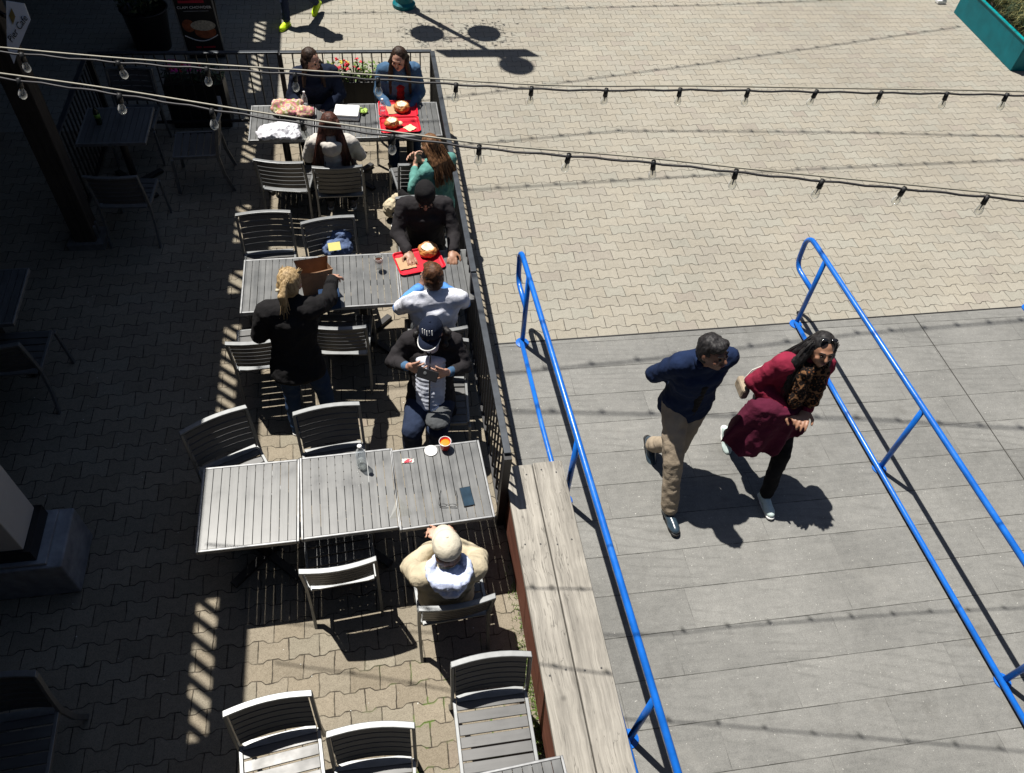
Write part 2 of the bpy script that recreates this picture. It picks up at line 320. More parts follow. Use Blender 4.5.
# ------------------------------------------------------------------ mesh builder
class MB:
    def __init__(s): s.v = []; s.f = []
    def add(s, vs, fs):
        o = len(s.v); s.v += [V(p) for p in vs]; s.f += [tuple(i+o for i in f) for f in fs]; return s
    def box(s, c, d, rot=None):
        c = V(c); x, y, z = d[0]/2, d[1]/2, d[2]/2
        vs = [V((a*x, b_*y, e*z)) for a in (-1, 1) for b_ in (-1, 1) for e in (-1, 1)]
        if rot is not None: vs = [rot @ p for p in vs]
        return s.add([c+p for p in vs], [(0, 1, 3, 2), (4, 6, 7, 5), (0, 4, 5, 1), (2, 3, 7, 6), (0, 2, 6, 4), (1, 5, 7, 3)])
    def bar(s, a, b, wd, th, up=(0, 0, 1)):
        a = V(a); b = V(b); d = b-a; L = d.length; d.normalize(); u = V(up)
        x = d.cross(u)
        if x.length < 1e-4: x = d.cross(V((0, 1, 0)))
        x.normalize(); z = x.cross(d); rot = M3((x, d, z)).transposed()
        return s.box((a+b)/2, (wd, L, th), rot)
    def tube(s, pts, r, n=8, cap=True):
        pts = [V(p) for p in pts]; rs = r if isinstance(r, (list, tuple)) else [r]*len(pts)
        rings = []; prev = None
        for i, p in enumerate(pts):
            d = (pts[min(i+1, len(pts)-1)]-pts[max(i-1, 0)]).normalized()
            if prev is None:
                x = d.cross(V((0, 0, 1)));
                if x.length < 1e-3: x = d.cross(V((0, 1, 0)))
                x.normalize()
            else:
                x = prev - d*prev.dot(d); x.normalize()
            prev = x; y = d.cross(x)
            rings.append([p+(x*math.cos(2*math.pi*k/n)+y*math.sin(2*math.pi*k/n))*rs[i] for k in range(n)])
        vs = [q for g in rings for q in g]; fs = []
        for i in range(len(pts)-1):
            for k in range(n): fs.append((i*n+k, i*n+(k+1) % n, (i+1)*n+(k+1) % n, (i+1)*n+k))
        if cap: fs.append(tuple(range(n))[::-1]); fs.append(tuple((len(pts)-1)*n+k for k in range(n)))
        return s.add(vs, fs)
    def cap(s, a, b, ra, rb, n=14):
        a = V(a); b = V(b); d = b-a; L = d.length
        if L < 1e-5: return s.ell(a, (ra,)*3)
        d /= L; pts = []; rs = []
        for k in range(6):
            th = math.pi/2*(k+0.25)/6; pts.append(a-d*ra*math.cos(th)); rs.append(ra*math.sin(th))
        for k in range(5, -1, -1):
            th = math.pi/2*(k+0.25)/6; pts.append(b+d*rb*math.cos(th)); rs.append(rb*math.sin(th))
        return s.tube(pts, rs, n)
    def ell(s, c, r, rot=None, nu=16, nv=10):
        c = V(c); vs = [V((0, 0, r[2]))]
        for i in range(1, nv):
            th = math.pi*i/nv
            for k in range(nu):
                ph = 2*math.pi*k/nu; vs.append(V((r[0]*math.sin(th)*math.cos(ph), r[1]*math.sin(th)*math.sin(ph), r[2]*math.cos(th))))
        vs.append(V((0, 0, -r[2])))
        if rot is not None: vs = [rot @ p for p in vs]
        fs = [(0, 1+k, 1+(k+1) % nu) for k in range(nu)]
        for i in range(nv-2):
            for k in range(nu): fs.append((1+i*nu+k, 1+(i+1)*nu+k, 1+(i+1)*nu+(k+1) % nu, 1+i*nu+(k+1) % nu))
        l = len(vs)-1; o = 1+(nv-2)*nu
        fs += [(l, o+(k+1) % nu, o+k) for k in range(nu)]
        return s.add([c+p for p in vs], fs)
    def lathe(s, prof, c=(0, 0, 0), n=20, sx=1, sy=1, cap=True):
        c = V(c); vs = [c+V((r*math.cos(2*math.pi*k/n)*sx, r*math.sin(2*math.pi*k/n)*sy, z)) for r, z in prof for k in range(n)]
        fs = [(i*n+k, i*n+(k+1) % n, (i+1)*n+(k+1) % n, (i+1)*n+k) for i in range(len(prof)-1) for k in range(n)]
        if cap: fs.append(tuple(range(n))[::-1]); fs.append(tuple((len(prof)-1)*n+k for k in range(n)))
        return s.add(vs, fs)
    def prism(s, poly, z0, z1):
        n = len(poly); vs = [V((p[0], p[1], z0)) for p in poly]+[V((p[0], p[1], z1)) for p in poly]
        return s.add(vs, [tuple(range(n))[::-1], tuple(range(n, 2*n))]+[(k, (k+1) % n, n+(k+1) % n, n+k) for k in range(n)])
    def mesh(s, name):
        me = bpy.data.meshes.new(name); me.from_pydata([tuple(p) for p in s.v], [], s.f); me.update(); return me
    def build(s, name, m, parent=None, smooth=False, bevel=0.0):
        return link(name, s.mesh(name), m, parent, smooth, bevel)
def link(name, me, m, parent=None, smooth=False, bevel=0.0):
    me.materials.clear(); me.materials.append(MAT[m] if isinstance(m, str) else m)
    if smooth: me.polygons.foreach_set('use_smooth', [True]*len(me.polygons))
    o = bpy.data.objects.new(name, me); C.objects.link(o)
    if parent is not None: o.parent = parent
    if bevel:
        md = o.modifiers.new('bevel', 'BEVEL'); md.width = bevel; md.segments = 2; md.limit_method = 'ANGLE'; md.harden_normals = False
    return o
def bake(mb, voxel, smooth=4, disp=0.0, dscale=0.09, seed=0):
    me = mb.mesh('tmp'); o = bpy.data.objects.new('tmp', me); C.objects.link(o)
    r = o.modifiers.new('r', 'REMESH'); r.mode = 'VOXEL'; r.voxel_size = voxel; r.use_smooth_shade = True
    if smooth:
        c = o.modifiers.new('s', 'SMOOTH'); c.factor = 0.5; c.iterations = smooth
    if disp:
        tx = bpy.data.textures.get('folds%g' % dscale) or bpy.data.textures.new('folds%g' % dscale, 'CLOUDS')
        tx.noise_scale = dscale; tx.noise_depth = 2
        d = o.modifiers.new('d', 'DISPLACE'); d.texture = tx; d.strength = disp; d.mid_level = 0.5
        d.texture_coords = 'LOCAL'
    dg = bpy.context.evaluated_depsgraph_get(); dg.update()
    out = bpy.data.meshes.new_from_object(o.evaluated_get(dg)); bpy.data.objects.remove(o); bpy.data.meshes.remove(me)
    return out
def tag(o, label=None, cat=None, group=None, kind=None):
    if label: o['label'] = label
    if cat: o['category'] = cat
    if group: o['group'] = group
    if kind: o['kind'] = kind
    return o
def thing(name, label, cat, loc=(0, 0, 0), rz=0, group=None):
    o = bpy.data.objects.new(name, None); C.objects.link(o); o.location = loc; o.rotation_euler = (0, 0, R(rz))
    o.empty_display_size = 0.1
    return tag(o, label, cat, group)
KIDS = {}
def copy_tree(o, parent=None, first=True):
    c = o.copy(); C.objects.link(c)
    if parent is not None: c.parent = parent
    for ch in [k for k in list(o.children)]: copy_tree(ch, c)
    return c
def put(o, x, y, rz=0, z=0, label=None):
    o.location = (x, y, z); o.rotation_euler = (0, 0, R(rz))
    if label: o['label'] = label
    return o

# ------------------------------------------------------------------ ground
def sheet(name, x0, y0, x1, y1, z, m):
    o = MB().add([(x0, y0, z), (x1, y0, z), (x1, y1, z), (x0, y1, z)], [(0, 1, 2, 3)]).build(name, m); o['kind'] = 'structure'; return o
sheet('plaza_pavement', -120, -120, 160, 160, 0.0, 'plaza')
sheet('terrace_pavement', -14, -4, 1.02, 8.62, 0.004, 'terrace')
g = MB().add([(1.024, -4, 0.010), (14, -4, 0.010), (14, 4.90, 0.010), (1.024, 4.84, 0.010)], [(0, 1, 2, 3)]).build('boardwalk', 'deck'); g['kind'] = 'structure'
# steel edging between boardwalk and pavers
g = MB().bar((1.02, 4.852, 0.004), (14, 4.912, 0.004), 0.012, 0.016).build('boardwalk_edging', 'iron'); g['kind'] = 'structure'

# ------------------------------------------------------------------ porch roof that shades the left side (above the view)
HR = 3.9
def sh(gx, gy, h=HR): return (gx-SH.x*h, gy-SH.y*h)
rf = MB()
def quad(x0, y0, x1, y1, th=0.12):
    a = sh(x0, y0); b_ = sh(x1, y1)
    rf.box(((a[0]+b_[0])/2, (a[1]+b_[1])/2, HR+th/2), (b_[0]-a[0], b_[1]-a[1], th))
XE = -1.125
quad(-14, -5, -1.49, 22)            # main roof boards
quad(-1.32, -5, XE, 11.35)          # edge beam
groups = [(1.62, 2.62), (4.0, 5.35), (5.75, 6.1), (6.5, 7.15), (7.9, 8.9), (9.4, 10.4), (10.7, 11.3)]
last = -5
for a, b_ in groups:
    quad(-1.492, last, -1.318, a); last = b_
    n_ = int((b_-a)/0.128)
    for k in range(n_):
        y0 = a+(k+0.5)*(b_-a)/n_
        p = sh(-1.50, y0+0.085); q = sh(-1.31, y0-0.085)
        rf.bar((p[0], p[1], HR+0.03), (q[0], q[1], HR+0.03), 0.052, 0.03)
quad(-1.492, last, -1.318, 22)
a = sh(0, 0)
ed = [(at(279, 24).xy), (at(340, -4).xy)]
pts = [(-1.30, 11.36), (ed[0].x, 11.36), (ed[1].x, ed[1].y), (3.5, 15.5), (3.5, 22), (-1.30, 22)]
rf.prism([sh(*p) for p in pts], HR+0.005, HR+0.115)
o = rf.build('porch_roof', 'roof'); o['kind'] = 'structure'
# the cafe building behind the porch
wl = MB().box((-12.0, 8.5, 3.0), (0.3, 27, 6.0)).box((-6.5, 19.9, 2.5), (11, 0.3, 5.0))
o = wl.build('cafe_wall', 'beam'); o['kind'] = 'structure'
wl = MB().box((0, -2.6, 3.9), (26, 4.6, 0.2)).box((0, -5.0, 3.0), (26, 0.3, 10)).build('walkway_sky_blocker', 'roof'); wl['kind'] = 'structure'  # upper walkway, with an unseen wall added behind the viewpoint to dim skylight

o = MB().box((20, 4, 6.5), (4, 40, 13)).box((2, 27, 6.5), (32, 4, 13)).build('sky_blockers', 'roof'); o['kind'] = 'structure'  # unseen blocks added beyond the plaza to cut low sky light and deepen shade

# ------------------------------------------------------------------ timber post with sign
p0 = at(90, 243)
t = thing('timber_post', 'dark square timber post rising at the upper left corner beside the shaded patio fence', 'post', (-2.86, 6.62, 0))
MB().box((0, 0, 1.98), (0.2, 0.2, 3.83)).build('shaft', 'beam', t, bevel=0.008)
MB().box((0, 0, 0.04), (0.34, 0.28, 0.075)).build('base_plate', 'alud', t, bevel=0.004)
for k in (0, 1): MB().box((0.112, -0.04+k*0.07, 0.14), (0.02, 0.03, 0.16)).build('bracket', 'alud', t)
# hanging arrow sign
def text(s, size, m, name='lettering', parent=None, mtx=None, ext=0.001, shear=0.0, font_scale=(1, 1)):
    cu = bpy.data.curves.new('t', 'FONT'); cu.body = s; cu.size = size; cu.extrude = ext; cu.align_x = 'CENTER'; cu.align_y = 'CENTER'; cu.shear = shear; cu.resolution_u = 4
    o = bpy.data.objects.new('t', cu); C.objects.link(o)
    dg = bpy.context.evaluated_depsgraph_get(); dg.update()
    me = bpy.data.meshes.new_from_object(o.evaluated_get(dg)); bpy.data.objects.remove(o)
    if mtx is not None: me.transform(mtx)
    return link(name, me, m, parent)
zs = 2.35
c = at(18, 31, zs)
def on_cam_plane(px, py, n, p):
    d = ROT @ _ray(px, py); o_ = V((0, 0, H)); return o_ + d*((p-o_).dot(n)/d.dot(n))
nn = V((0.25, -1.0, 0.25)).normalized()
pts = [on_cam_plane(x, y, nn, c) for x, y in ((6, 1), (24.5, 4), (30.5, 20), (18, 50), (14, 64), (7, 48))]
t = thing('hanging_sign', 'white pentagonal arrow sign with a gold diamond and script lettering on the timber post', 'sign', tuple(c))
ctr = c
pv = [p-ctr for p in pts]; k = len(pv)
MB().add(pv+[p-nn*0.02 for p in pv], [tuple(range(k))]+[tuple(range(k, 2*k))[::-1]]+[(i, i+k, (i+1) % k+k, (i+1) % k) for i in range(k)]).build('panel', 'signw', t)
dm = [on_cam_plane(x, y, nn, c)-ctr+nn*0.006 for x, y in ((11.5, 8), (15.5, 16.5), (13, 24.5), (9, 15.5))]
MB().add(dm+[p-nn*0.004 for p in dm], [(0, 1, 2, 3), (7, 6, 5, 4), (0, 4, 5, 1), (1, 5, 6, 2), (2, 6, 7, 3), (3, 7, 4, 0)]).build('diamond', 'gold', t)
ax = (on_cam_plane(24, 22, nn, c)-on_cam_plane(12, 40, nn, c)); L = ax.length; ax.normalize(); ay = nn.cross(ax)
mt = M3((ax, ay, nn)).transposed().to_4x4(); mt.translation = on_cam_plane(17.5, 29, nn, c)-ctr+nn*0.004
text('Pier Cafe', L*0.36, 'ink', 'lettering', t, mt, shear=0.3)
MB().bar((-0.05, 0.02, 0.1), (-0.25, 0.25, 0.1), 0.02, 0.03).build('bracket', 'iron', t)

# ------------------------------------------------------------------ white column on stone pedestal
t = thing('clad_column', 'white clad column with black skirt on a grey stone block at the left edge', 'column', (-2.75, 2.98, 0))
MB().box((0, 0, 0.21), (0.98, 0.46, 0.40)).build('pedestal', 'stone', t, bevel=0.012)
MB().box((-0.05, 0, 0.425), (0.90, 0.42, 0.03)).build('coping', 'stone', t, bevel=0.005)
MB().box((-0.02, 0, 0.50), (0.72, 0.36, 0.12)).build('skirt', 'black', t)
MB().box((-0.06, 0, 2.225), (0.72, 0.32, 3.33)).build('shaft', 'wallw', t, bevel=0.006)

# ------------------------------------------------------------------ metal picket fence
FX, FY = 0.785, 8.575
fence = thing('patio_fence', 'dark steel picket fence with flat top rail enclosing the dining terrace', 'fence', (FX, FY, 0))
def run(a, b_, posts=(0, 1)):
    a = V((a[0]-FX, a[1]-FY, 0)); b_ = V((b_[0]-FX, b_[1]-FY, 0)); d = b_-a; L = d.length; d.normalize(); up = V((0, 0, 1))
    MB().bar(a+up*0.95-d*0.02, b_+up*0.95+d*0.02, 0.05, 0.022).build('top_rail', 'fence', fence, bevel=0.004)
    MB().bar(a+up*0.12, b_+up*0.12, 0.03, 0.025).build('bottom_rail', 'picket', fence)
    pk = MB(); n_ = int(L/0.105)
    for k in range(1, n_):
        p = a+d*(L*k/n_); pk.bar(p+up*0.13, p+up*0.938, 0.014, 0.014, up=(1, 0, 0))
    pk.build('picket_panel', 'picket', fence)
def post(x, y, w_=0.05): MB().box((x-FX, y-FY, 0.467), (w_, w_, 0.93)).build('post', 'picket', fence)
ys = [8.575, 6.70, 4.83, 2.96]
for i in range(3): run((FX, ys[i]-0.03), (FX, ys[i+1]+0.03))
xs = [FX, -0.92, -2.92]
for i in range(2): run((xs[i+1]+0.03, FY), (xs[i]-0.03, FY))
run((-2.92, FY-0.03), (-2.92, 6.85))
for y in ys: post(FX, y, 0.055)
for x in xs[1:]: post(x, FY)
post(-2.92, 6.82)

# ------------------------------------------------------------------ bench
t = thing('wooden_bench', 'long weathered two plank timber bench with red brown side board along the boardwalk', 'bench', (1.04, 1.6, 0))
MB().box((-0.112, 0, 0.455), (0.215, 3.14, 0.05)).build('plank', 'bench', t, bevel=0.006)
MB().box((0.120, 0.004, 0.457), (0.231, 3.15, 0.05)).build('plank', 'bench', t, bevel=0.006)
MB().box((-0.205, 0, 0.225), (0.025, 3.10, 0.40)).build('side_board', 'bside', t, bevel=0.003)
MB().box((0.175, 0, 0.225), (0.025, 3.06, 0.40)).build('side_board', 'bside', t, bevel=0.003)
for y in (1.45, 0.5, -0.5, -1.45): MB().box((-0.015, y, 0.215), (0.34, 0.07, 0.42)).build('support', 'bside', t)
bolts = MB()
for y in (1.5, 0.9, 0.0, -0.7, -1.4):
    for x in (-0.17, -0.06, 0.06, 0.17): bolts.lathe([(0.007, 0), (0.007, 0.002), (0.003, 0.003)], (x, y+random.uniform(-.03, .03), 0.4795 if x < 0 else 0.4815), 8)
bolts.build('screws', 'iron', t)

# ------------------------------------------------------------------ blue handrails
def handrail(label, x, tilt=0.0):
    t = thing('handrail', label, 'handrail', (x, 4.84, 0), 1.9, 'blue tubular handrails on the boardwalk')
    r = 0.024; zt = 0.87; tx = tilt
    loop = [(tx, -6.5, zt), (tx, 0.22, zt)]
    for k in range(1, 6): a_ = math.pi/2*k/5; loop.append((tx, 0.25+0.11*math.sin(a_), zt-0.11+0.11*math.cos(a_)))
    loop.append((tx*.7, 0.36, 0.62))
    for k in range(1, 6): a_ = math.pi/2*k/5; loop.append((tx*.6, 0.26+0.10*math.cos(a_), 0.60-0.11*math.sin(a_)))
    loop.append((tx*.55, 0.0, 0.49))
    MB().tube(loop, r, 14).build('top_rail', 'blue', t, smooth=True)
    MB().tube([(-.012, 0.0, 0.05), (-.032, -1.0, 0.05), (-.032, -6.5, 0.05)], r*0.92, 14).build('low_rail', 'blue', t, smooth=True)
    for y in (0.0, -1.75, -3.60, -5.4):
        MB().tube([(0, y, 0.0), (tx, y, zt)], r*0.95, 14).build('post', 'blue', t, smooth=True)
        MB().lathe([(0.062, 0.010), (0.062, 0.020), (0.03, 0.026)], (0, y, 0), 20).build('foot_plate', 'blue', t, smooth=False)
    return t
handrail('blue tubular handrail beside the weathered wooden bench', 1.285, -0.015)
handrail('blue tubular handrail beside the walking couple, right of the woman in maroon', 4.095, -0.03)
handrail('blue handrail whose round foot plate shows at the right picture edge', 6.76, -0.03)

# ------------------------------------------------------------------ furniture
def make_table(w_=0.655, d_=0.655):
    t = thing('cafe_table', '', 'table', (0, 0, 0), 0, 'slatted cafe tables')
    fr = MB(); z = 0.725
    for sx in (-1, 1): fr.box((sx*(w_/2-0.008), 0, z), (0.016, d_, 0.036)); fr.box((0, sx*(d_/2-0.008), z), (w_-0.034, 0.016, 0.036))
    fr.build('frame', 'alud', t, bevel=0.004)
    sl = MB(); n_ = 11; iw = w_-0.036
    for k in range(n_): sl.box((-iw/2+(k+0.5)*iw/n_, 0, 0.732), (iw/n_-0.005, d_-0.034, 0.0165))
    sl.build('tabletop', 'slat', t)
    MB().bar((0, -0.28, 0.695), (0, 0.28, 0.695), 0.05, 0.02).bar((-0.28, 0, 0.693), (0.28, 0, 0.693), 0.05, 0.018).build('cross_bracket', 'iron', t)
    MB().tube([(0, 0, 0.05), (0, 0, 0.69)], 0.038, 14).build('column', 'iron', t, smooth=True)
    b_ = MB()
    for a_ in (45, 135): c_, s_ = math.cos(R(a_))*0.33, math.sin(R(a_))*0.33; b_.bar((-c_, -s_, 0.03), (c_, s_, 0.03), 0.06, 0.035 if a_ == 45 else 0.03)
    b_.build('base', 'iron', t, bevel=0.004)
    return t
TAB = make_table()
tabs = [(-0.985, 2.895, 0.5, 'bare slatted table at the left end of the front row, beside the water bottle table'),
        (-0.325, 2.915, 1.5, 'slatted table in the middle of the front row with a water bottle on it'),
        (0.315, 2.915, 2.5, 'slatted table in front of the man in the cream cap, with phone and glasses'),
        (-0.83, 5.05, 0, 'slatted table at the left of the middle row in front of the blond woman'),
        (-0.17, 5.05, 0, 'slatted middle row table carrying a paper bag and a cola cup'),
        (0.488, 5.05, 0, 'slatted table between the person in a black beanie and the man in a white shirt'),
        (-0.89, 7.52, 0, 'slatted far row table covered by a white bag and a patterned bag'),
        (-0.225, 7.52, 0, 'slatted far row table with takeout box and lettuce behind the woman in grey hoodie'),
        (0.438, 7.53, 0, 'slatted far row table with two red trays in the fence corner'),
        (-2.53, 7.53, 0, 'table in deep shade with a small bottle on it'),
        (-3.21, 5.07, 2, 'table in deep shade cut by the left picture edge'),
        (0.505, 0.70, 3, 'table corner at the bottom of the picture next to the bench')]
for i, (x, y, rz, lb) in enumerate(tabs):
    o = TAB if i == 0 else copy_tree(TAB); put(o, x, y, rz, 0, lb)

def make_chair():
    t = thing('cafe_chair', '', 'chair', (0, 0, 0), 0, 'slatted aluminium cafe chairs')
    W = 0.235
    def back(zz): # y of the back at height
        k = (zz-0.44)/0.40; return -0.215-0.085*k
    def arc(x): return -0.028*(1-(x/W)**2)
    st = MB(); n_ = 6
    for k in range(n_):
        y = 0.185-k*0.073; st.box((0, y, 0.437+0.006*math.cos(k)), (2*W-0.045, 0.062, 0.014))
    st.build('seat', 'cslat', t, bevel=0.002)
    sf = MB()
    for sx in (-1, 1): sf.bar((sx*(W-0.01), -0.225, 0.435), (sx*(W-0.01), 0.225, 0.435), 0.022, 0.035)
    sf.bar((-W+0.022, 0.222, 0.43), (W-0.022, 0.222, 0.43), 0.02, 0.03)
    sf.build('seat_frame', 'alu', t, bevel=0.003)
    MB().bar((-W+0.022, -0.222, 0.45), (W-0.022, -0.222, 0.45), 0.05, 0.014).build('rear_rail', 'alu', t, bevel=0.002)
    bs = MB(); nx = 8
    for k in range(6):
        z0 = 0.50+k*0.055; z1 = z0+0.044
        vs = []; fs = []
        for i in range(nx+1):
            x = -W+0.02+(2*W-0.04)*i/nx
            for zz, off in ((z0, 0), (z1, 0), (z1, 0.012), (z0, 0.012)): vs.append((x, back(zz)+arc(x)+off, zz))
        for i in range(nx):
            for q in range(4): fs.append((i*4+q, i*4+(q+1) % 4, (i+1)*4+(q+1) % 4, (i+1)*4+q))
        fs.append((3, 2, 1, 0)); fs.append((nx*4, nx*4+1, nx*4+2, nx*4+3)); bs.add(vs, fs)
    bs.build('backrest', 'cslat', t)
    tr = MB(); vs = []; fs = []
    for i in range(nx+1):
        x = -W-0.008+(2*W+0.016)*i/nx
        y0 = back(0.845)+arc(min(max(x, -W), W))
        for zz, off in ((0.832, -0.012), (0.852, -0.012), (0.852, 0.026), (0.832, 0.026)): vs.append((x, y0+off, zz))
    for i in range(nx):
        for q in range(4): fs.append((i*4+q, i*4+(q+1) % 4, (i+1)*4+(q+1) % 4, (i+1)*4+q))
    fs.append((3, 2, 1, 0)); fs.append((nx*4, nx*4+1, nx*4+2, nx*4+3)); tr.add(vs, fs).build('top_rail', 'alu', t, bevel=0.004)
    for sx in (-1, 1):
        lg = MB(); P_ = [(sx*W, -0.31, 0.0), (sx*W, -0.245, 0.22), (sx*W, -0.222, 0.44), (sx*W, -0.245, 0.60), (sx*W, back(0.832)+0.005, 0.832)]
        for a_, b_ in zip(P_, P_[1:]): 
            d = (V(b_)-V(a_)).normalized()*0.006; lg.bar(V(a_) if a_ is P_[0] else V(a_)-d, V(b_) if b_ is P_[-1] else V(b_)+d, 0.02, 0.036)
        lg.build('rear_leg', 'alu', t, bevel=0.003)
        MB().bar((sx*(W+0.0), 0.235, 0.418), (sx*(W+0.01), 0.255, 0.0), 0.02, 0.034, up=(0, 1, 0)).build('front_leg', 'alu', t, bevel=0.003)
    return t
CH = make_chair()
def back_at(x, y, rz):  # chair origin from the position of the middle of its back
    a_ = R(rz); return (x+0.30*-math.sin(a_)*1.0, y+0.30*math.cos(a_))
chairs = [(-0.89, 6.67, -9, 1, 'empty slatted chair behind the white bag table, left of the grey hoodie'),
          (-0.33, 6.55, 0, 1, 'slatted chair the woman in the grey hoodie sits on'),
          (0.50, 6.58, 8, 1, 'slatted chair under the woman in the green jumper by the fence'),
          (-0.52, 8.02, 176, 0, 'slatted chair under the woman in the navy jacket at the far fence'),
          (0.33, 8.02, 178, 0, 'slatted chair under the woman in the denim jacket in the fence corner'),
          (-1.00, 5.88, 182, 1, 'empty slatted chair at the far left of the middle row of tables'),
          (-0.43, 5.75, 189, 1, 'slatted chair with the denim bag lying on it'),
          (0.43, 5.72, 178, 0, 'slatted chair under the person in the black beanie'),
          (-0.98, 4.30, 3, 1, 'slatted chair directly behind the standing blond woman, in front of her left side'),
          (-0.38, 4.40, -6, 1, 'slatted chair pushed under the middle table, right of the blond woman'),
          (0.43, 4.60, 0, 0, 'slatted chair under the man in the white and blue shirt'),
          (0.40, 3.88, 176, 0, 'slatted chair under the woman photographing with a phone'),
          (-1.25, 3.56, 204, 1, 'empty slatted chair turned askew at the left end of the front row'),
          (-0.46, 3.58, 186, 1, 'empty slatted chair with a water bottle standing before it on the table'),
          (-0.40, 2.31, 4, 1, 'empty slatted chair pushed under the front middle table, left of the cream cap man'),
          (0.32, 1.97, 3, 1, 'slatted chair under the man in the cream cap'),
          (-0.80, 1.52, 186, 1, 'empty slatted chair leftmost of the three at the bottom of the picture'),
          (-0.24, 1.30, 178, 1, 'empty slatted chair in the middle of the three at the bottom of the picture'),
          (0.48, 1.60, 180, 1, 'empty slatted chair with mossy paving beside it, close to the bench'),
          (-2.40, 6.50, -3, 1, 'shaded chair below the table with the small bottle'),
          (-1.52, 7.62, 92, 1, 'shaded chair facing left between the bottle table and the white bag table'),
          (-2.96, 4.72, 0, 0, 'shaded chair at the left edge pushed towards the cut off table'),
          (-2.30, 1.55, 182, 0, 'shaded chair in the bottom left corner'),
          (-2.52, 8.15, 178, 0, 'shaded chair above the bottle table, against the far fence')]
for i, (x, y, rz, bk, lb) in enumerate(chairs):
    o = CH if i == 0 else copy_tree(CH)
    if bk: x, y = back_at(x, y, rz)
    put(o, x, y, rz, 0, lb)

# ------------------------------------------------------------------ figures
def lerp(a_, b_, t_): return a_+(b_-a_)*t_
def seated():
    return dict(pelvis=(0, 0, .53), chest=(0, .02, .93), neck=(0, .035, 1.08), head=(0, .065, 1.215),
        shR=(.175, .02, 1.02), shL=(-.175, .02, 1.02), elR=(.24, .12, .80), elL=(-.24, .12, .80), wrR=(.12, .33, .80), wrL=(-.12, .33, .80),
        hiR=(.09, .02, .51), hiL=(-.09, .02, .51), knR=(.12, .44, .52), knL=(-.12, .44, .52), anR=(.12, .42, .09), anL=(-.12, .42, .09), ftR=0, ftL=0)
def standing():
    return dict(pelvis=(0, 0, .92), chest=(0, .0, 1.28), neck=(0, .01, 1.44), head=(0, .035, 1.585),
        shR=(.18, 0, 1.38), shL=(-.18, 0, 1.38), elR=(.25, -.04, 1.10), elL=(-.25, -.04, 1.10), wrR=(.24, .08, .86), wrL=(-.24, .08, .86),
        hiR=(.09, 0, .88), hiL=(-.09, 0, .88), knR=(.10, .03, .49), knL=(-.10, .03, .49), anR=(.10, 0, .09), anL=(-.10, 0, .09), ftR=0, ftL=0)
def frame(J):
    up = (J['neck']-J['pelvis']).normalized(); x = (J['shR']-J['shL']).normalized(); x = (x-up*x.dot(up)).normalized(); y = up.cross(x)
    return M3((x, y, up)).transposed()
def torso(mb, J, e=0.0, low=0.0, hip=True, flare=0.0):
    T = frame(J); pe, ch, ne = J['pelvis'], J['chest'], J['neck']
    prof = [(0.0, .160, .115), (.2, .150, .108), (.4, .135, .098), (.6, .142, .102), (.8, .158, .108), (1.0, .162, .105)]
    for i in range(11):
        t_ = i/10; k = min(int(t_*5), 4); f = t_*5-k
        rx = lerp(prof[k][1], prof[k+1][1], f)*J.get('girth', 1); ry = lerp(prof[k][2], prof[k+1][2], f)*J.get('girth', 1)
        mb.ell(pe.lerp(ch, t_), (rx+e, ry+e, .085+e*.5), T)
    mb.cap(J['shL'].lerp(J['shR'], .12), J['shR'].lerp(J['shL'], .12), .062+e, .062+e)
    mb.cap(ch, ne, .10+e, .055+e*.6)
    if low:
        for i in range(5):
            t_ = (i+1)/5; mb.ell(pe-T @ V((0, 0, low*t_)), (.162+e+flare*t_, .118+e+flare*t_, .07), T)
def arm(mb, J, s, e=0.0, stop=1.0):
    sh_, el, wr = J['sh'+s], J['el'+s], J['wr'+s]
    mb.cap(sh_, el, .052+e, .041+e); w2 = el.lerp(wr, stop); mb.cap(el, w2, .041+e, lerp(.041, .027, stop)+e*.9)
def leg(mb, J, s, e=0.0, stop=1.0, taper=1.0):
    hi, kn, an = J['hi'+s], J['kn'+s], J['an'+s]
    mb.cap(hi, kn, .084+e, .058+e); a2 = kn.lerp(an, stop)
    if e: mb.cap(kn, a2, .056+e, .045+e)
    else: mb.cap(kn, kn.lerp(an, .35), .054, .055); mb.cap(kn.lerp(an, .35), an, .055, .036)
def hand(mb, wr, d, nrm, curl=0.5, side=1, k=1.06):
    d = d.normalized(); nrm = (nrm-d*nrm.dot(d)).normalized(); s_ = d.cross(nrm)*side
    rot = M3((s_, d, nrm)).transposed()
    mb.cap(wr-d*.02, wr+d*.02, .026, .026); mb.ell(wr+d*.05*k, (.041*k, .052*k, .018*k), rot)
    for i, (off, ln) in enumerate(((-.034, .066), (-.0115, .076), (.0115, .072), (.034, .056))):
        p = wr+d*(.088*k)+s_*off*k; q = d; r_ = .0105*k; a_ = curl*.5
        for seg in (.48, .32, .22):
            q = (d*math.cos(a_)+nrm*math.sin(a_)+s_*off*3.5); q.normalize(); p2 = p+q*ln*seg*k*1.15; mb.cap(p, p2, r_, r_*.9); p = p2; r_ *= .9; a_ += curl*.75
    p = wr+d*.03*k-s_*.03*k; p2 = p+(-s_*.75+d*.6+nrm*.25)*.042*k; p3 = p2+(-s_*.2+d*.9+nrm*(.3+.3*curl))*.034*k
    mb.cap(p, p2, .014*k, .0115*k); mb.cap(p2, p3, .0115*k, .0095*k)
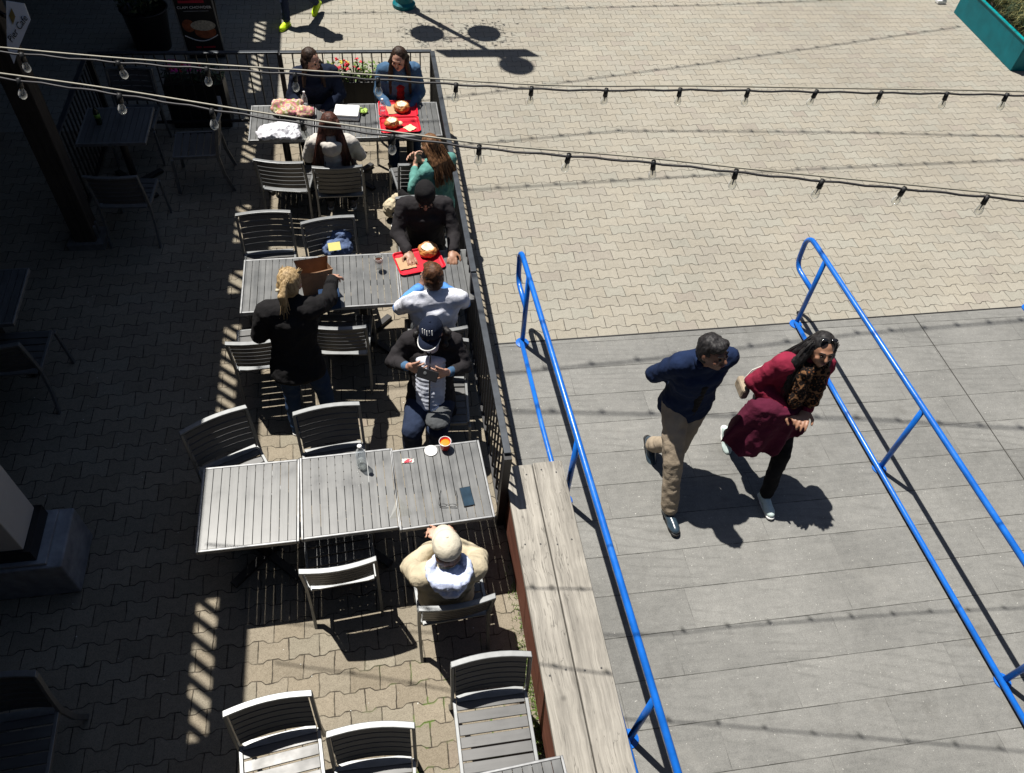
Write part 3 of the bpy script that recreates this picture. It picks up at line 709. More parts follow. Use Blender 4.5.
def shoe(s, J, mtl, solem, t):
    an = J['an'+s]; yaw = J.get('ya'+s, 0); pit = J['ft'+s]
    rot = (M3.Rotation(R(yaw), 3, 'Z') @ M3.Rotation(R(pit), 3, 'X'))
    mb = MB()
    def q(x, y, z): return an + rot @ V((x, y, z))
    mb.cap(q(0, -.02, 0), q(0, 0, -.03), .043, .045).cap(q(0, -.035, -.045), q(0, .03, -.045), .036, .040).cap(q(0, .03, -.04), q(0, .145, -.055), .042, .034).ell(q(0, .10, -.055), (.047, .08, .026), rot)
    o = link('shoe', bake(mb, .009, 4), mtl, t, True)
    mb = MB(); mb.cap(q(0, -.045, -.078), q(0, .02, -.078), .034, .036).cap(q(0, .02, -.078), q(0, .15, -.076), .040, .036)
    for i, p in enumerate(mb.v):
        l = rot.transposed() @ (p-an); l.z = max(min(l.z, -.068), -.088); mb.v[i] = an+rot @ l
    mb.build('sole', solem, o, True)
def figure(label, pos, rz, J, mats, look=(0, 0), hair=None, vox=0.012, hands=None, sleeve=.95, jlow=.0, flare=0.0, hat=None, extra=None, scale=1.0, name='person', anchor='head', cl=(.016, .014), legw=.013, face=True):
    J = {k: (V(v) if isinstance(v, tuple) else v) for k, v in J.items()}
    a_ = R(rz); rot = M3.Rotation(a_, 3, 'Z')
    ref = rot @ (J[anchor]*scale) if anchor else V((0, 0, 0))
    t = thing('person', label, 'person', (pos[0]-ref.x, pos[1]-ref.y, 0), rz); t.scale = (scale,)*3
    HM = (M3.Rotation(R(look[0]), 3, 'Z') @ M3.Rotation(R(look[1]), 3, 'X'))
    hc = J['head']
    def hp(x, y, z): return hc+HM @ V((x, y, z))
    b_ = MB(); torso(b_, J)
    b_.cap(J['neck']-V((0, 0, .03)), hp(0, -.02, -.05), .054, .050)
    b_.ell(hp(0, -.005, .012), (.074, .094, .098), HM).ell(hp(0, .022, -.045), (.057, .066, .062), HM).ell(hp(0, .055, -.085), (.026, .026, .02), HM)
    b_.cap(hp(0, .088, .018), hp(0, .108, -.014), .009, .014).ell(hp(0, .078, .03), (.05, .016, .012), HM)
    for sx in (-1, 1): b_.ell(hp(sx*.076, -.005, -.005), (.010, .020, .030), HM).ell(hp(sx*.04, .066, -.022), (.022, .018, .02), HM)
    b_.ell(hp(0, .086, -.048), (.022, .012, .012), HM)
    for s in 'LR': 
        arm(b_, J, s); leg(b_, J, s)
        sx = 1 if s == 'R' else -1
        h_ = (hands or {}).get(s)
        d = (J['wr'+s]-J['el'+s]).normalized()
        if h_: d = V(h_[0]) if h_[0] else d; nrm = V(h_[1]); curl = h_[2]
        else: nrm = V((0, 0, -1)) if abs(d.z) < .8 else V((-sx, 0, 0)); curl = .5
        hand(b_, J['wr'+s], d, nrm, curl, sx)
    body = link('body', bake(b_, vox, 2), mats['skin'], t, True)
    if face:
        for sx in (-1, 1):
            MB().ell(hp(sx*.030, .0855, .008), (.013, .009, .0075), HM).build('eye', 'eye', t, True)
            MB().cap(hp(sx*.016, .092, .034), hp(sx*.046, .080, .036), .0045, .003).build('eyebrow', mats.get('hair', 'h_dark'), t, True)
        MB().cap(hp(-.011, .096, -.050), hp(.011, .096, -.050), .0045, .0045).build('mouth', 'lip', t, True)
    # trousers
    tr = MB(); T = frame(J)
    for i in range(4): tr.ell(J['pelvis'].lerp(J['chest'], i*.07), (.165+legw*.5, .120+legw*.5, .09), T)
    tr.ell((J['hiL']+J['hiR'])/2, (.165+legw*.5, .12, .10))
    for s in 'LR': leg(tr, J, s, legw, .93)
    link('trousers', bake(tr, .013, 5, .022, .07), mats['legs'], t, True)
    # top
    tp = MB(); torso(tp, J, cl[0]+.004, jlow, flare=flare)
    tp.cap(J['neck']-V((0, .01, .045)), J['neck']+V((0, 0, -.01)), .078, .066)
    sl = MB() if mats.get('sleeve') else tp
    for s in 'LR':
        arm(sl, J, s, cl[1], sleeve)
        if sl is not tp: tp.cap(J['sh'+s], J['sh'+s].lerp(J['el'+s], .86), .056+cl[1], .047+cl[1])
    link('jacket' if jlow or mats.get('jacket') else 'top', bake(tp, .013, 4, .026, .07), mats['top'], t, True)
    if sl is not tp: link('sleeves', bake(sl, .012, 3, .022, .07), mats['sleeve'], t, True)
    for s in 'LR': shoe(s, J, mats.get('shoe', 'shoe_g'), mats.get('sole', 'sole'), t)
    # hair
    rnd = random.Random(len(label))
    if hair:
        kind, ln = hair
        hb = MB(); hb.ell(hp(0, -.022, .030 if not hat else .005), (.086, .093, .096) if not hat else (.080, .088, .080), HM)
        hb.ell(hp(0, -.04, -.01), (.083, .072, .09), HM)
        T3 = frame(J)
        strands = []
        ob = 1.0 if ln > .09 else .6
        if kind == 'long':
            bk = T3 @ V((0, -1, 0)); 
            for sx in ((-1, -.5, 0, .5, 1) if not mats.get('split') else (-1.35, -1, 1, 1.35)):
                a0 = hp(max(-1, min(1, sx))*.07, -.045-.02*(1-min(1, abs(sx))), .0); a1 = J['neck']+T3 @ V((sx*.085, -.085*ob, -.01)); a2 = J['neck']+T3 @ V((sx*.115, -.125*ob, -ln))
                hb.cap(a0, a1, .034, .036); hb.cap(a1, a2, .036, .014)
            if mats.get('hairfront'):
                for sx in (-1, 1):
                    a0 = hp(sx*.078, .0, .0); a1 = J['neck']+T3 @ V((sx*.095, .045, -.02)); a2 = J['neck']+T3 @ V((sx*.11, .115, -ln*mats['hairfront'])); hb.cap(a0, a1, .024, .030); hb.cap(a1, a2, .030, .014); strands.append((a0, a1, a2, .028))
            for i in range(110):
                sx = rnd.uniform(-1, 1) if not mats.get('split') else rnd.choice((-1, 1))*rnd.uniform(.7, 1.45); a0 = hp(max(-1, min(1, sx))*.075, -.06-.03*(1-abs(sx)), .06); a1 = J['neck']+T3 @ V((sx*.11, -.115*ob, -.01)); a2 = J['neck']+T3 @ V((sx*.14, -.145*ob, -ln*rnd.uniform(.85, 1.12))); strands.append((a0, a1, a2, .018))
        elif kind == 'tail':
            q0 = hp(0, -.115, .03); q1 = hp(0, -.15, -.05); q2 = q1+V((0, -.01, -ln)); hb.cap(q0, q1, .024, .034).cap(q1, q2, .034, .012)
            for i in range(40): strands.append((q0, q1, q2, .032))
            for i in range(60): p_0 = hp(rnd.uniform(-.075, .075), rnd.uniform(-.02, .05), .11-abs(rnd.uniform(-.03, .03))); strands.append((p_0, hp(rnd.uniform(-.06, .06), -.11, .08), q0, .010))
        elif kind == 'short':
            hb.ell(hp(0, .012, .072), (.072, .080, .044), HM).ell(hp(-.02, .045, .088), (.048, .036, .028), HM)
            for i in range(0):
                a_ = rnd.uniform(0, 6.28); r_ = rnd.uniform(.2, 1); p = V((.07*r_*math.cos(a_), -.01+.085*r_*math.sin(a_), .03+.088*math.sqrt(1.05-r_*r_*.9)))
                q = hp(*p); q2 = hp(p.x*1.1+.004, p.y+.018, p.z+.008); q3 = hp(p.x*1.14+.006, p.y+.032, p.z-.002); strands.append((q, q2, q3, .004))
        elif kind == 'curl':
            for i in range(26):
                sx = rnd.choice((-1, 1)); hb.ell(hp(sx*rnd.uniform(.06, .12), rnd.uniform(-.08, .02), rnd.uniform(-.13, -.02)), (.026, .026, .03))
        hm = link('hair', bake(hb, .008, 2, .018 if kind == 'short' else .010, .035), mats['hair'], t, True)
        if strands:
            sb = MB()
            for a0, a1, a2, sp in strands:
                j = lambda m_: V((rnd.uniform(-m_, m_), rnd.uniform(-m_, m_), rnd.uniform(-m_, m_)))
                p0, p1, p2 = a0+j(sp*.5), a1+j(sp), a2+j(sp*1.3); pts_ = []
                for i in range(7):
                    u = i/6; pts_.append(p0*(1-u)**2+p1*2*u*(1-u)+p2*u*u+j(.002))
                sb.tube(pts_, [.0035, .004, .004, .004, .0035, .003, .001] if kind != 'short' else [.004]*6+[.0015], 5)
            sb.build('strands', mats['hair'], hm, True)
    if hat == 'beanie':
        hb = MB(); 
        prof = [(.094, -.0), (.099, .012), (.099, .045), (.094, .05), (.096, .09), (.085, .125), (.055, .152), (.02, .162)]
        hb.lathe(prof, (0, 0, 0), 40)
        for i, p in enumerate(hb.v):
            ang = math.atan2(p.y, p.x); rr = 1+.025*math.sin(ang*18)*(1 if p.z > .05 else .5); hb.v[i] = hp(p.x*rr*.93, p.y*rr*1.06-.012, p.z+.018)
        hb.build('beanie', mats['hat'], t, True)
    if hat in ('cap', 'capb'):
        hb = MB(); hb.ell((0, 0, 0), (.090, .104, .105), None, 24, 16)
        for i, p in enumerate(hb.v): q = V((p.x, p.y, max(p.z, -.006))); hb.v[i] = hp(q.x, q.y-.008, q.z+.032)
        cr = hb.build('cap', mats['hat'], t, True)
        sg = 1; vb = MB(); n_ = 12; vs = []; 
        for i in range(n_+1):
            a_ = math.pi*(i/n_); x = .084*math.cos(a_); y0 = .075*math.sin(a_)*.9; y1 = 0.02+.135*math.sin(a_)**.8 if 0 < i < n_ else .02
            dz = -.010*math.cos(a_)**2-.006
            vs += [hp(x, y0+.01, .034+dz), hp(x*.98, y1+.01, .022+dz*2.2), hp(x, y0+.01, .028+dz), hp(x*.98, y1+.01, .017+dz*2.2)]
        fs = []
        for i in range(n_):
            o_ = i*4; fs += [(o_, o_+1, o_+5, o_+4), (o_+2, o_+6, o_+7, o_+3), (o_+1, o_+3, o_+7, o_+5), (o_, o_+4, o_+6, o_+2)]
        vb.add(vs, fs).build('peak', mats['hat'], cr, True)
        if hat == 'capb':
            rim = [hp(.082*math.cos(math.pi*i/12)*.98, (0.02+.135*math.sin(math.pi*i/12)**.8 if 0 < i < 12 else .02)+.012, .02-.022*math.cos(math.pi*i/12)**2-.010) for i in range(13)]
            MB().tube(rim, .0045, 6).build('peak_trim', 'white', cr, True)
            for i, lx in enumerate((-.036, -.018, 0, .018, .036)):
                MB().cap(hp(lx, .080-abs(lx)*.3, .085), hp(lx+.006, .060-abs(lx)*.3, .112), .004, .004).build('embroidery', 'white', cr)
        MB().ell(hp(0, -.008, .137), (.009, .009, .005), HM).build('button', mats['hat'], cr, True)
    if extra: extra(t, J, hp, HM)
    return t

# front: man in cream cap, arms folded on the table
J = seated(); J.update(pelvis=(0, .20, .53), hiR=(.09, .21, .51), hiL=(-.09, .21, .51), chest=(0, .15, .90), neck=(0, .14, 1.04), head=(0, .20, 1.155), shR=(.175, .13, .97), shL=(-.175, .13, .97), elR=(.225, .29, .80), elL=(-.225, .29, .80), wrR=(.05, .40, .86), wrL=(-.05, .40, .84), girth=1.04)
def ex(t, J, hp, HM):
    n_ = J['neck']; mb = MB()
    for k in range(18):
        a_ = 2*math.pi*k/18; a2 = 2*math.pi*(k+1)/18
        f = lambda q: n_+V((.118*math.cos(q), -.045+.105*math.sin(q), .02+.010*math.sin(3*q)))
        mb.cap(f(a_), f(a2), .030, .030)
    mb.ell(n_+V((0, -.075, .005)), (.105, .095, .045)).ell(n_+V((0, -.115, -.025)), (.105, .06, .05)).ell(n_+V((0, -.15, -.05)), (.075, .035, .05)).ell(n_+V((0, -.06, -.01)), (.10, .07, .03))
    link('scarf', bake(mb, .008, 2, .035, .045), 'f_scarf', t, True)
figure('seated man in a cream cap, beige jacket and blue scarf at the front table', at(447, 548, 1.155), 2, J, dict(skin='skin', legs='f_beige', top='f_cream', hat='f_cap', jacket=1, hair='h_short', shoe='shoe_g'), look=(3, -4), hair=('fringe', 0), hat='cap', extra=ex, cl=(.026, .022), sleeve=.86)

# woman with phone
J = seated(); J.update(pelvis=(0, .15, .53), hiR=(.09, .16, .52), hiL=(-.09, .16, .52), chest=(0, .0, .91), neck=(0, .0, 1.07), head=(0, .05, 1.20), shR=(.175, -.02, 1.03), shL=(-.175, -.02, 1.03), elR=(.30, .06, .86), elL=(-.27, .06, .84), wrR=(.165, .25, 1.03), wrL=(-.14, .26, .99), knR=(.13, .46, .52), knL=(-.07, .46, .54), anR=(.14, .46, .09), anL=(-.08, .44, .09), girth=1.12)
def ex(t, J, hp, HM):
    mb = MB(); T = frame(J)
    for i in range(12): mb.ell(J['pelvis'].lerp(J['chest'], .05+i*.088)+T @ V((0, .092, 0)), (.122, .095, .046), T)
    mb.cap(J['neck']+V((0, .03, -.04)), J['neck']+V((0, .05, -.01)), .07, .062)
    v = link('vest', bake(mb, .009, 2, .016, .07), 'f_vest', t, True)
    MB().tube([J['pelvis'].lerp(J['chest'], i/6*.9)+T @ V((0.005, .186, .0)) for i in range(7)]+[J['neck']+V((0, .118, -.02))], .005, 6).build('zip', 'black', v)
    for s, sx in (('L', -1), ('R', 1)):
        d = (J['wr'+s]-J['el'+s]).normalized(); MB().cap(J['wr'+s]-d*.055, J['wr'+s]-d*.012, .040, .034).build('cuff', 'f_denim', v, True)
J0 = J
pw = figure('seated woman in navy cap and white vest taking a picture with her phone', at(431, 332, 1.20), 172, J, dict(skin='skin', legs='f_trou', top='f_char', hat='f_navy', hair='h_black', jacket=1, shoe='solek'), look=(-14, -14), hair=('curl', 0), hat='capb', extra=ex, cl=(.022, .018), jlow=.10, flare=.03, vox=.0075, sleeve=.78,
       hands=dict(R=((-.55, .45, .45), (-.6, -.5, .2), .45), L=((.55, .45, .45), (.6, -.5, .2), .45)), legw=.028)
# her phone
pr = at(414, 355, 1.10)
q_ = M3.Rotation(R(172), 3, 'Z') @ V((.012, .36, 1.075))
p_ = thing('smartphone', 'black smartphone held up by the woman in the navy cap', 'phone', (pw.location.x+q_.x, pw.location.y+q_.y, q_.z), -12)
rot = M3.Rotation(R(-40), 3, 'X') @ M3.Rotation(R(12), 3, 'Y')
MB().box((0, 0, 0), (.155, .009, .078), rot).build('case', 'black', p_, bevel=.003)
MB().box(rot @ V((0, -.0055, 0)), (.145, .001, .070), rot).build('back_panel', 'black', p_)
MB().lathe([(.012, 0), (.012, .004), (.008, .005)], (0, 0, 0), 14).build('lens_ring', 'alu', p_)
bpy.context.view_layer.update()
lr = p_.children[2]; lr.rotation_euler = (R(90-40), 0, 0); lr.location = rot @ V((-.02, -.006, .008))

# man in white shirt with blue sleeves, leaning over table
J = seated(); J.update(pelvis=(0, .10, .53), hiR=(.09, .12, .51), hiL=(-.09, .12, .51), chest=(0, .09, .92), neck=(0, .12, 1.06), head=(0, .18, 1.18), shR=(.20, .09, 1.01), shL=(-.20, .09, 1.01), elR=(.27, .24, .81), elL=(-.27, .24, .81), wrR=(.07, .38, .92), wrL=(-.07, .38, .92), girth=1.12)
figure('seated man with short brown hair in a white shirt with blue sleeves, back to us', at(433, 277, 1.18), 3, J, dict(skin='skin', legs='f_greyb', top='f_white', sleeve='f_blue', hair='h_short', shoe='shoe_g'), look=(0, -24), hair=('short', 0), cl=(.022, .018), sleeve=.85, vox=.0075, hands=dict(R=((-.5, .6, .5), (-.5, -.5, .2), .8), L=((.5, .6, .5), (.5, -.5, .2), .8)))

# person in black beanie
J = seated(); J.update(chest=(0, .05, .92), neck=(0, .09, 1.06), head=(0, .16, 1.18), shR=(.19, .06, 1.01), shL=(-.19, .06, 1.01), elR=(.26, .18, .80), elL=(-.26, .20, .80), wrR=(.17, .42, .79), wrL=(-.23, .42, .79), girth=1.08)
def ex(t, J, hp, HM):
    for sx in (-1, 1): MB().ell(hp(sx*.034, .096, .006), (.030, .008, .020), HM).build('sunglasses', 'lens', t, True)
figure('seated person in a black beanie, sunglasses and black jacket eating from the red tray', at(425, 197, 1.18), 178, J, dict(skin='skinm', legs='f_black', top='f_char', hat='f_black', hair='h_black', jacket=1), look=(0, -30), hair=None, hat='beanie', extra=ex, cl=(.026, .024), sleeve=.92, vox=.0075,
       hands=dict(R=((-.25, .9, -.15), (0, 0, -1), .35), L=((.1, .9, -.2), (0, 0, -1), .7)))

# woman in grey hoodie, back to us
J = seated(); J.update(pelvis=(0, .15, .53), hiR=(.09, .16, .51), hiL=(-.09, .16, .51), chest=(0, .10, .93), neck=(0, .09, 1.07), head=(0, .11, 1.20))
J.update(shR=(.175, .09, 1.01), shL=(-.175, .09, 1.01), elR=(.25, .20, .80), elL=(-.25, .18, .80), wrR=(.12, .42, .80), wrL=(-.12, .42, .80))
def ex(t, J, hp, HM):
    mb = MB(); n_ = J['neck']
    for k in range(14):
        a_ = math.pi+math.pi*k/13; f = V((.10*math.cos(a_), -.03+.10*math.sin(a_), -.015)); mb.ell(n_+f, (.036, .036, .034))
    mb.ell(n_+V((0, -.12, -.055)), (.095, .045, .08)); link('hood', bake(mb, .011, 3, .02, .05), 'f_grey', t, True)
figure('seated woman in a pale grey hoodie with long auburn hair, back to us', at(330, 124, 1.20), -2, J, dict(skin='skin', legs='f_black', top='f_grey', hair='h_red', split=1), look=(0, -12), hair=('long', .30), extra=ex, cl=(.026, .024), vox=.012)
# woman in green jumper
J = seated(); J.update(chest=(0, .07, .92), neck=(0, .11, 1.06), head=(0, .17, 1.17), elR=(.24, .18, .80), wrR=(.06, .36, .88), elL=(-.24, .16, .80), wrL=(-.04, .34, .88), shR=(.17, .07, 1.0), shL=(-.17, .07, 1.0), knR=(.07, .44, .60), anR=(-.06, .52, .18), knL=(-.10, .44, .52), anL=(-.12, .46, .09))
figure('seated woman in a sea green jumper and black trousers with long light brown hair', at(430, 146, 1.17), 38, J, dict(skin='skin', legs='f_black', top='f_teal', hair='h_brown', shoe='shoe_g'), look=(-10, -18), hair=('long', .20), cl=(.018, .016), vox=.0075, sleeve=.8, hands=dict(R=((-.5, .5, .5), (-.5, -.5, 0), .9), L=((.5, .5, .5), (.5, -.5, 0), .9)))
# woman navy jacket
J = seated(); J.update(chest=(0, .06, .93), neck=(0, .09, 1.07), head=(.0, .13, 1.20), shR=(.18, .07, 1.0), shL=(-.19, .05, 1.03), elR=(.25, .14, .79), elL=(-.27, .12, .82), wrR=(.12, .34, .74), wrL=(-.10, .30, .74))
figure('seated woman with brown ponytail and dark navy jacket at the far fence', at(311, 60, 1.20), 176, J, dict(skin='skin', legs='f_black', top='f_navy', hair='h_dark', jacket=1, hairfront=.55), look=(52, -12), hair=('long', .22), cl=(.026, .024), vox=.0075)
# woman denim
J = seated(); J.update(chest=(0, .05, .93), neck=(0, .08, 1.07), head=(.0, .13, 1.20), elR=(.23, .08, .79), elL=(-.23, .08, .79), wrR=(.14, .28, .72), wrL=(-.10, .28, .72))
def ex(t, J, hp, HM):
    mb = MB(); T = frame(J)
    for i in range(6): mb.ell(J['pelvis'].lerp(J['chest'], .15+i*.16)+T @ V((0, .070, 0)), (.06, .085, .06), T)
    link('shirt', bake(mb, .011, 2), 'f_red', t, True)
figure('seated woman with long dark hair in a blue denim jacket in the fence corner', at(399, 59, 1.20), 182, J, dict(skin='skin', legs='f_jean', top='f_denim', hair='h_dark', jacket=1, hairfront=.9), look=(-22, -14), hair=('long', .26), extra=ex, cl=(.022, .020), vox=.0075)

# blond standing woman
J = standing(); J.update(pelvis=(0, 0, .90), chest=(0, .06, 1.24), neck=(.01, .11, 1.39), head=(.02, .17, 1.50), shR=(.18, .09, 1.33), shL=(-.17, .05, 1.33), elR=(.25, .33, 1.18), wrR=(.26, .58, 1.16), elL=(-.25, .04, 1.10), wrL=(-.08, .24, 1.06),
    hiR=(.10, 0, .86), hiL=(-.09, 0, .86), knR=(.15, .02, .48), knL=(-.10, .02, .48), anR=(.19, -.02, .09), anL=(-.12, -.02, .09), girth=1.0)
def ex(t, J, hp, HM):
    MB().tube([hp(-.03, -.15, .0), hp(-.03, -.155, -.02)], .016, 10).build('hair_tie', 'f_cream', t, True)
figure('standing woman with a blond ponytail in a long black coat reaching into a paper bag', at(290, 283, 1.50), -4, J, dict(skin='skin', legs='f_jean', top='f_black', hair='h_blond', jacket=1, shoe='f_jean'), look=(-14, -24), hair=('tail', .22), extra=ex, jlow=.13, flare=.025, cl=(.028, .024), vox=.0075, sleeve=.93, hands=dict(R=((0, .8, -.4), (0, -.5, -1), 1.2)))

# walking man
base = at(662, 486, 0)
J = standing(); J.update(pelvis=(0, .0, .92), chest=(.03, .05, 1.27), neck=(.05, .10, 1.43), head=(.07, .16, 1.57), shR=(.20, .05, 1.35), shL=(-.14, .06, 1.38), elR=(.26, -.10, 1.09), elL=(-.22, -.12, 1.11), wrR=(.06, -.20, .93), wrL=(-.04, -.22, .95), girth=1.04,
    hiR=(.09, 0, .88), hiL=(-.09, 0, .88), knR=(.13, .22, .50), anR=(.10, .44, .09), knL=(-.03, .08, .46), anL=(.02, -.22, .15), ftL=-34, ftR=8)
J['knR'] = (.11, .27, .50); J['knL'] = (.0, .12, .47); J['anL'] = (.045, -.14, .13)
def ex(t, J, hp, HM):
    mb = MB()
    for k in range(16):
        a_ = -.6+(math.pi+1.2)*k/15+math.pi*1.0; f = V((.072*math.cos(a_), .01+.066*math.sin(a_), .005)); mb.ell(J['neck']+f, (.02, .02, .03))
    c_ = link('collar', bake(mb, .009, 2), 'f_navyj', t, True)
    T = frame(J); mb = MB()
    for i in range(9): mb.ell(J['pelvis'].lerp(J['chest'], -.2+i*.14)+T @ V((0.0, .088, 0)), (.042, .06, .06), T)
    link('shirt', bake(mb, .011, 2), 'f_black', t, True)
figure('walking man with black hair in a navy jacket and beige trousers, hands behind his back', (2.22, 3.33), 184, J, dict(skin='skind', legs='f_beige', top='f_navyj', hair='h_black', jacket=1, shoe='shoe_b', sole='solek'), look=(24, 8), hair=('short', 0), extra=ex, jlow=.12, flare=.015, cl=(.026, .024), vox=.0075, anchor=None, legw=.020, scale=1.06)

# walking woman
J = standing(); J.update(pelvis=(0, .0, .90), chest=(-.02, .04, 1.24), neck=(-.03, .06, 1.39), head=(-.05, .10, 1.52), shR=(.14, .05, 1.32), shL=(-.18, .05, 1.31), elR=(.25, .0, 1.07), elL=(-.24, .02, 1.02), wrR=(.06, .20, 1.00), wrL=(-.10, .22, 1.00),
    hiR=(.09, 0, .84), hiL=(-.09, 0, .84), knL=(-.09, .25, .48), anL=(-.05, .38, .09), knR=(.08, .10, .45), anR=(.10, -.20, .14), ftR=-32, ftL=6)
def ex(t, J, hp, HM):
    T = frame(J); n_ = J['neck']; mb = MB()
    for k in range(14):
        a_ = 2*math.pi*k/14; mb.ell(n_+V((.082*math.cos(a_), .02+.075*math.sin(a_), -.01)), (.034, .034, .038))
    for sx in (-.07, .045):
        mb.cap(n_+V((sx, .09, -.04)), n_+V((sx*1.1, .14, -.28)), .055, .062).cap(n_+V((sx*1.1, .14, -.28)), n_+V((sx*1.2, .12, -.47)), .055, .035)
    link('scarf', bake(mb, .010, 2, .03, .05), 'leopard', t, True)
    cb = MB(); w = [V((.34, .10, .98)), V((.22, .22, 1.03)), V((.02, .26, 1.03)), V((-.10, .22, 1.0))]
    n1 = 22; n2 = 14; vs = []
    import math as m_
    for side in (1, -1):
        for i in range(n1+1):
            u = i/n1; x = lerp(.30, -.13, u); yc = .13+.10*math.sin(u*math.pi)
            for j_ in range(n2+1):
                v_ = j_/n2; a_ = v_*1.0
                dz = -v_*(.26+.20*math.sin(u*math.pi*.9+.3)); fl = .05*math.sin(u*19+v_*2)*v_*.7
                if side == 1: vs.append(V((x*(1+.35*v_)+(.10*v_ if u < .3 else 0), yc+.05+fl+.06*v_, 1.05+dz)))
                else: vs.append(V((x*(1+.22*v_), yc-.03+fl*.5-.03*v_, 1.05+dz*.9)))
    fs = []; o2 = (n1+1)*(n2+1); st = n2+1
    for i in range(n1):
        for j_ in range(n2):
            q = i*st+j_; fs.append((q, q+1, q+st+1, q+st)); fs.append((q+o2, q+st+o2, q+st+1+o2, q+1+o2))
        q = i*st; fs.append((q, q+st, q+st+o2, q+o2)); q += n2; fs.append((q, q+o2, q+st+o2, q+st))
    for j_ in range(n2): q = j_; fs.append((q, q+o2, q+1+o2, q+1)); q = n1*st+j_; fs.append((q, q+1, q+1+o2, q+o2))
    cb.add(vs, fs); cb.ell((.10, .17, 1.03), (.20, .10, .06))
    co = tag(link('carried_coat', bake(cb, .011, 3, .02, .08), 'f_coat', None, True), 'plum coat hanging over the arm of the walking woman in maroon', 'coat')
    co.location = t.location; co.rotation_euler = t.rotation_euler
    for sx in (-1, 1): MB().ell(hp(sx*.034, .040, .118), (.026, .018, .010), HM).build('sunglasses', 'lens', t, True)
    # hair falling in front
    hb = MB(); rnd = random.Random(4)
    for sx in (-1, 1):
        hb.cap(hp(sx*.075, .0, .0), n_+V((sx*.105, .03, .0)), .034, .042).cap(n_+V((sx*.105, .03, .0)), n_+V((sx*.12, .08, -.20)), .042, .026)
    hm = link('hair_lengths', bake(hb, .011, 2, .03, .04), 'h_black', t, True); sb = MB()
    for i in range(170):
        sx = rnd.choice((-1, 1)); j = lambda m2: V((rnd.uniform(-m2, m2), rnd.uniform(-m2, m2), rnd.uniform(-m2, m2)))
        p0 = hp(sx*.078, 0, .05)+j(.02); p1 = n_+V((sx*.12, .04, .01))+j(.035); p2 = n_+V((sx*.12, .09, -.25))+j(.04)
        sb.tube([p0*(1-u)**2+p1*2*u*(1-u)+p2*u*u+j(.003) for u in [k/6 for k in range(7)]], [.0026]*6+[.001], 5)
    sb.build('strands', 'h_black', hm, True)
    b_ = MB().box((.29, -.06, .97), (.06, .16, .11)); bg_ = tag(b_.build('handbag', 'f_beige', None, bevel=.02), 'small beige handbag at the hip of the woman in maroon', 'handbag'); bg_.location = t.location; bg_.rotation_euler = t.rotation_euler
    st_ = MB().tube([(.30, -.07, 1.06), (.26, -.08, 1.15), (.16, -.04, 1.28), (.06, .05, 1.33)], .006, 6).build('strap', 'litter', bg_)
figure('walking woman in a maroon jumper with leopard scarf and sunglasses on her long dark hair', (2.96, 3.30), 178, J, dict(skin='skinm', legs='f_black', top='f_maroon', hair='h_black', shoe='shoe_w'), look=(-6, 6), hair=('long', .07), extra=ex, cl=(.026, .026), vox=.0075, anchor=None, legw=.012, scale=1.03)

# passer-by with neon shoes (upper body beyond the frame)
J = standing(); J.update(knR=(.08, .20, .50), anR=(.06, .26, .09), knL=(-.06, .02, .48), anL=(-.10, -.30, .16), ftL=-30)
figure('person walking at the top edge, only dark trousers and neon yellow shoes showing', (-0.84, 11.31), 150, J, dict(skin='skin', legs='f_trou', top='f_black', hair='h_black', shoe='shoe_n', sole='shoe_n'), hair=('short', 0), vox=.014, anchor=None)

# ------------------------------------------------------------------ things on tables
TZ = 0.741
def rrect(w_, d_, r, n=4):
    out = []
    for cx, cy, a0 in ((w_/2-r, d_/2-r, 0), (-w_/2+r, d_/2-r, 90), (-w_/2+r, -d_/2+r, 180), (w_/2-r, -d_/2+r, 270)):
        for k in range(n+1): a_ = R(a0+90*k/n); out.append((cx+r*math.cos(a_), cy+r*math.sin(a_)))
    return out
def tray(px, py, rz, label, w_=.42, d_=.305):
    p = at(px, py, TZ+.01); mb = MB(); n_ = 20; rings = []
    for (k, z, g_) in ((0, 0, .0), (0, .003, .012), (0, .022, .024), (0, .022, .030), (0, .018, .031)):
        pass
    prof = [(-.012, 0.001), (0, .002), (.012, .022), (.018, .023), (.018, .019)]
    vs = []
    for off, z in prof: vs += [V((x, y, z)) for x, y in rrect(w_-.036+2*off, d_-.036+2*off, .03+off*.5)]
    for off, z in reversed([(-.012, 0.004), (0.002, .006), (.012, .024)]): vs += [V((x, y, z)) for x, y in rrect(w_-.040+2*off, d_-.040+2*off, .028+off*.5)]
    k = len(rrect(1, 1, .1)); R_ = len(vs)//k; fs = []
    for i in range(R_-1):
        for j_ in range(k): fs.append((i*k+j_, i*k+(j_+1) % k, (i+1)*k+(j_+1) % k, (i+1)*k+j_))
    fs.append(tuple(range(k))[::-1]); fs.append(tuple((R_-1)*k+j_ for j_ in range(k)))
    o = MB().add(vs, fs).build('serving_tray', 'tray'); o.location = p; o.location.z = TZ; o.rotation_euler.z = R(rz)
    tag(o, label, 'tray', 'red serving trays'); return o
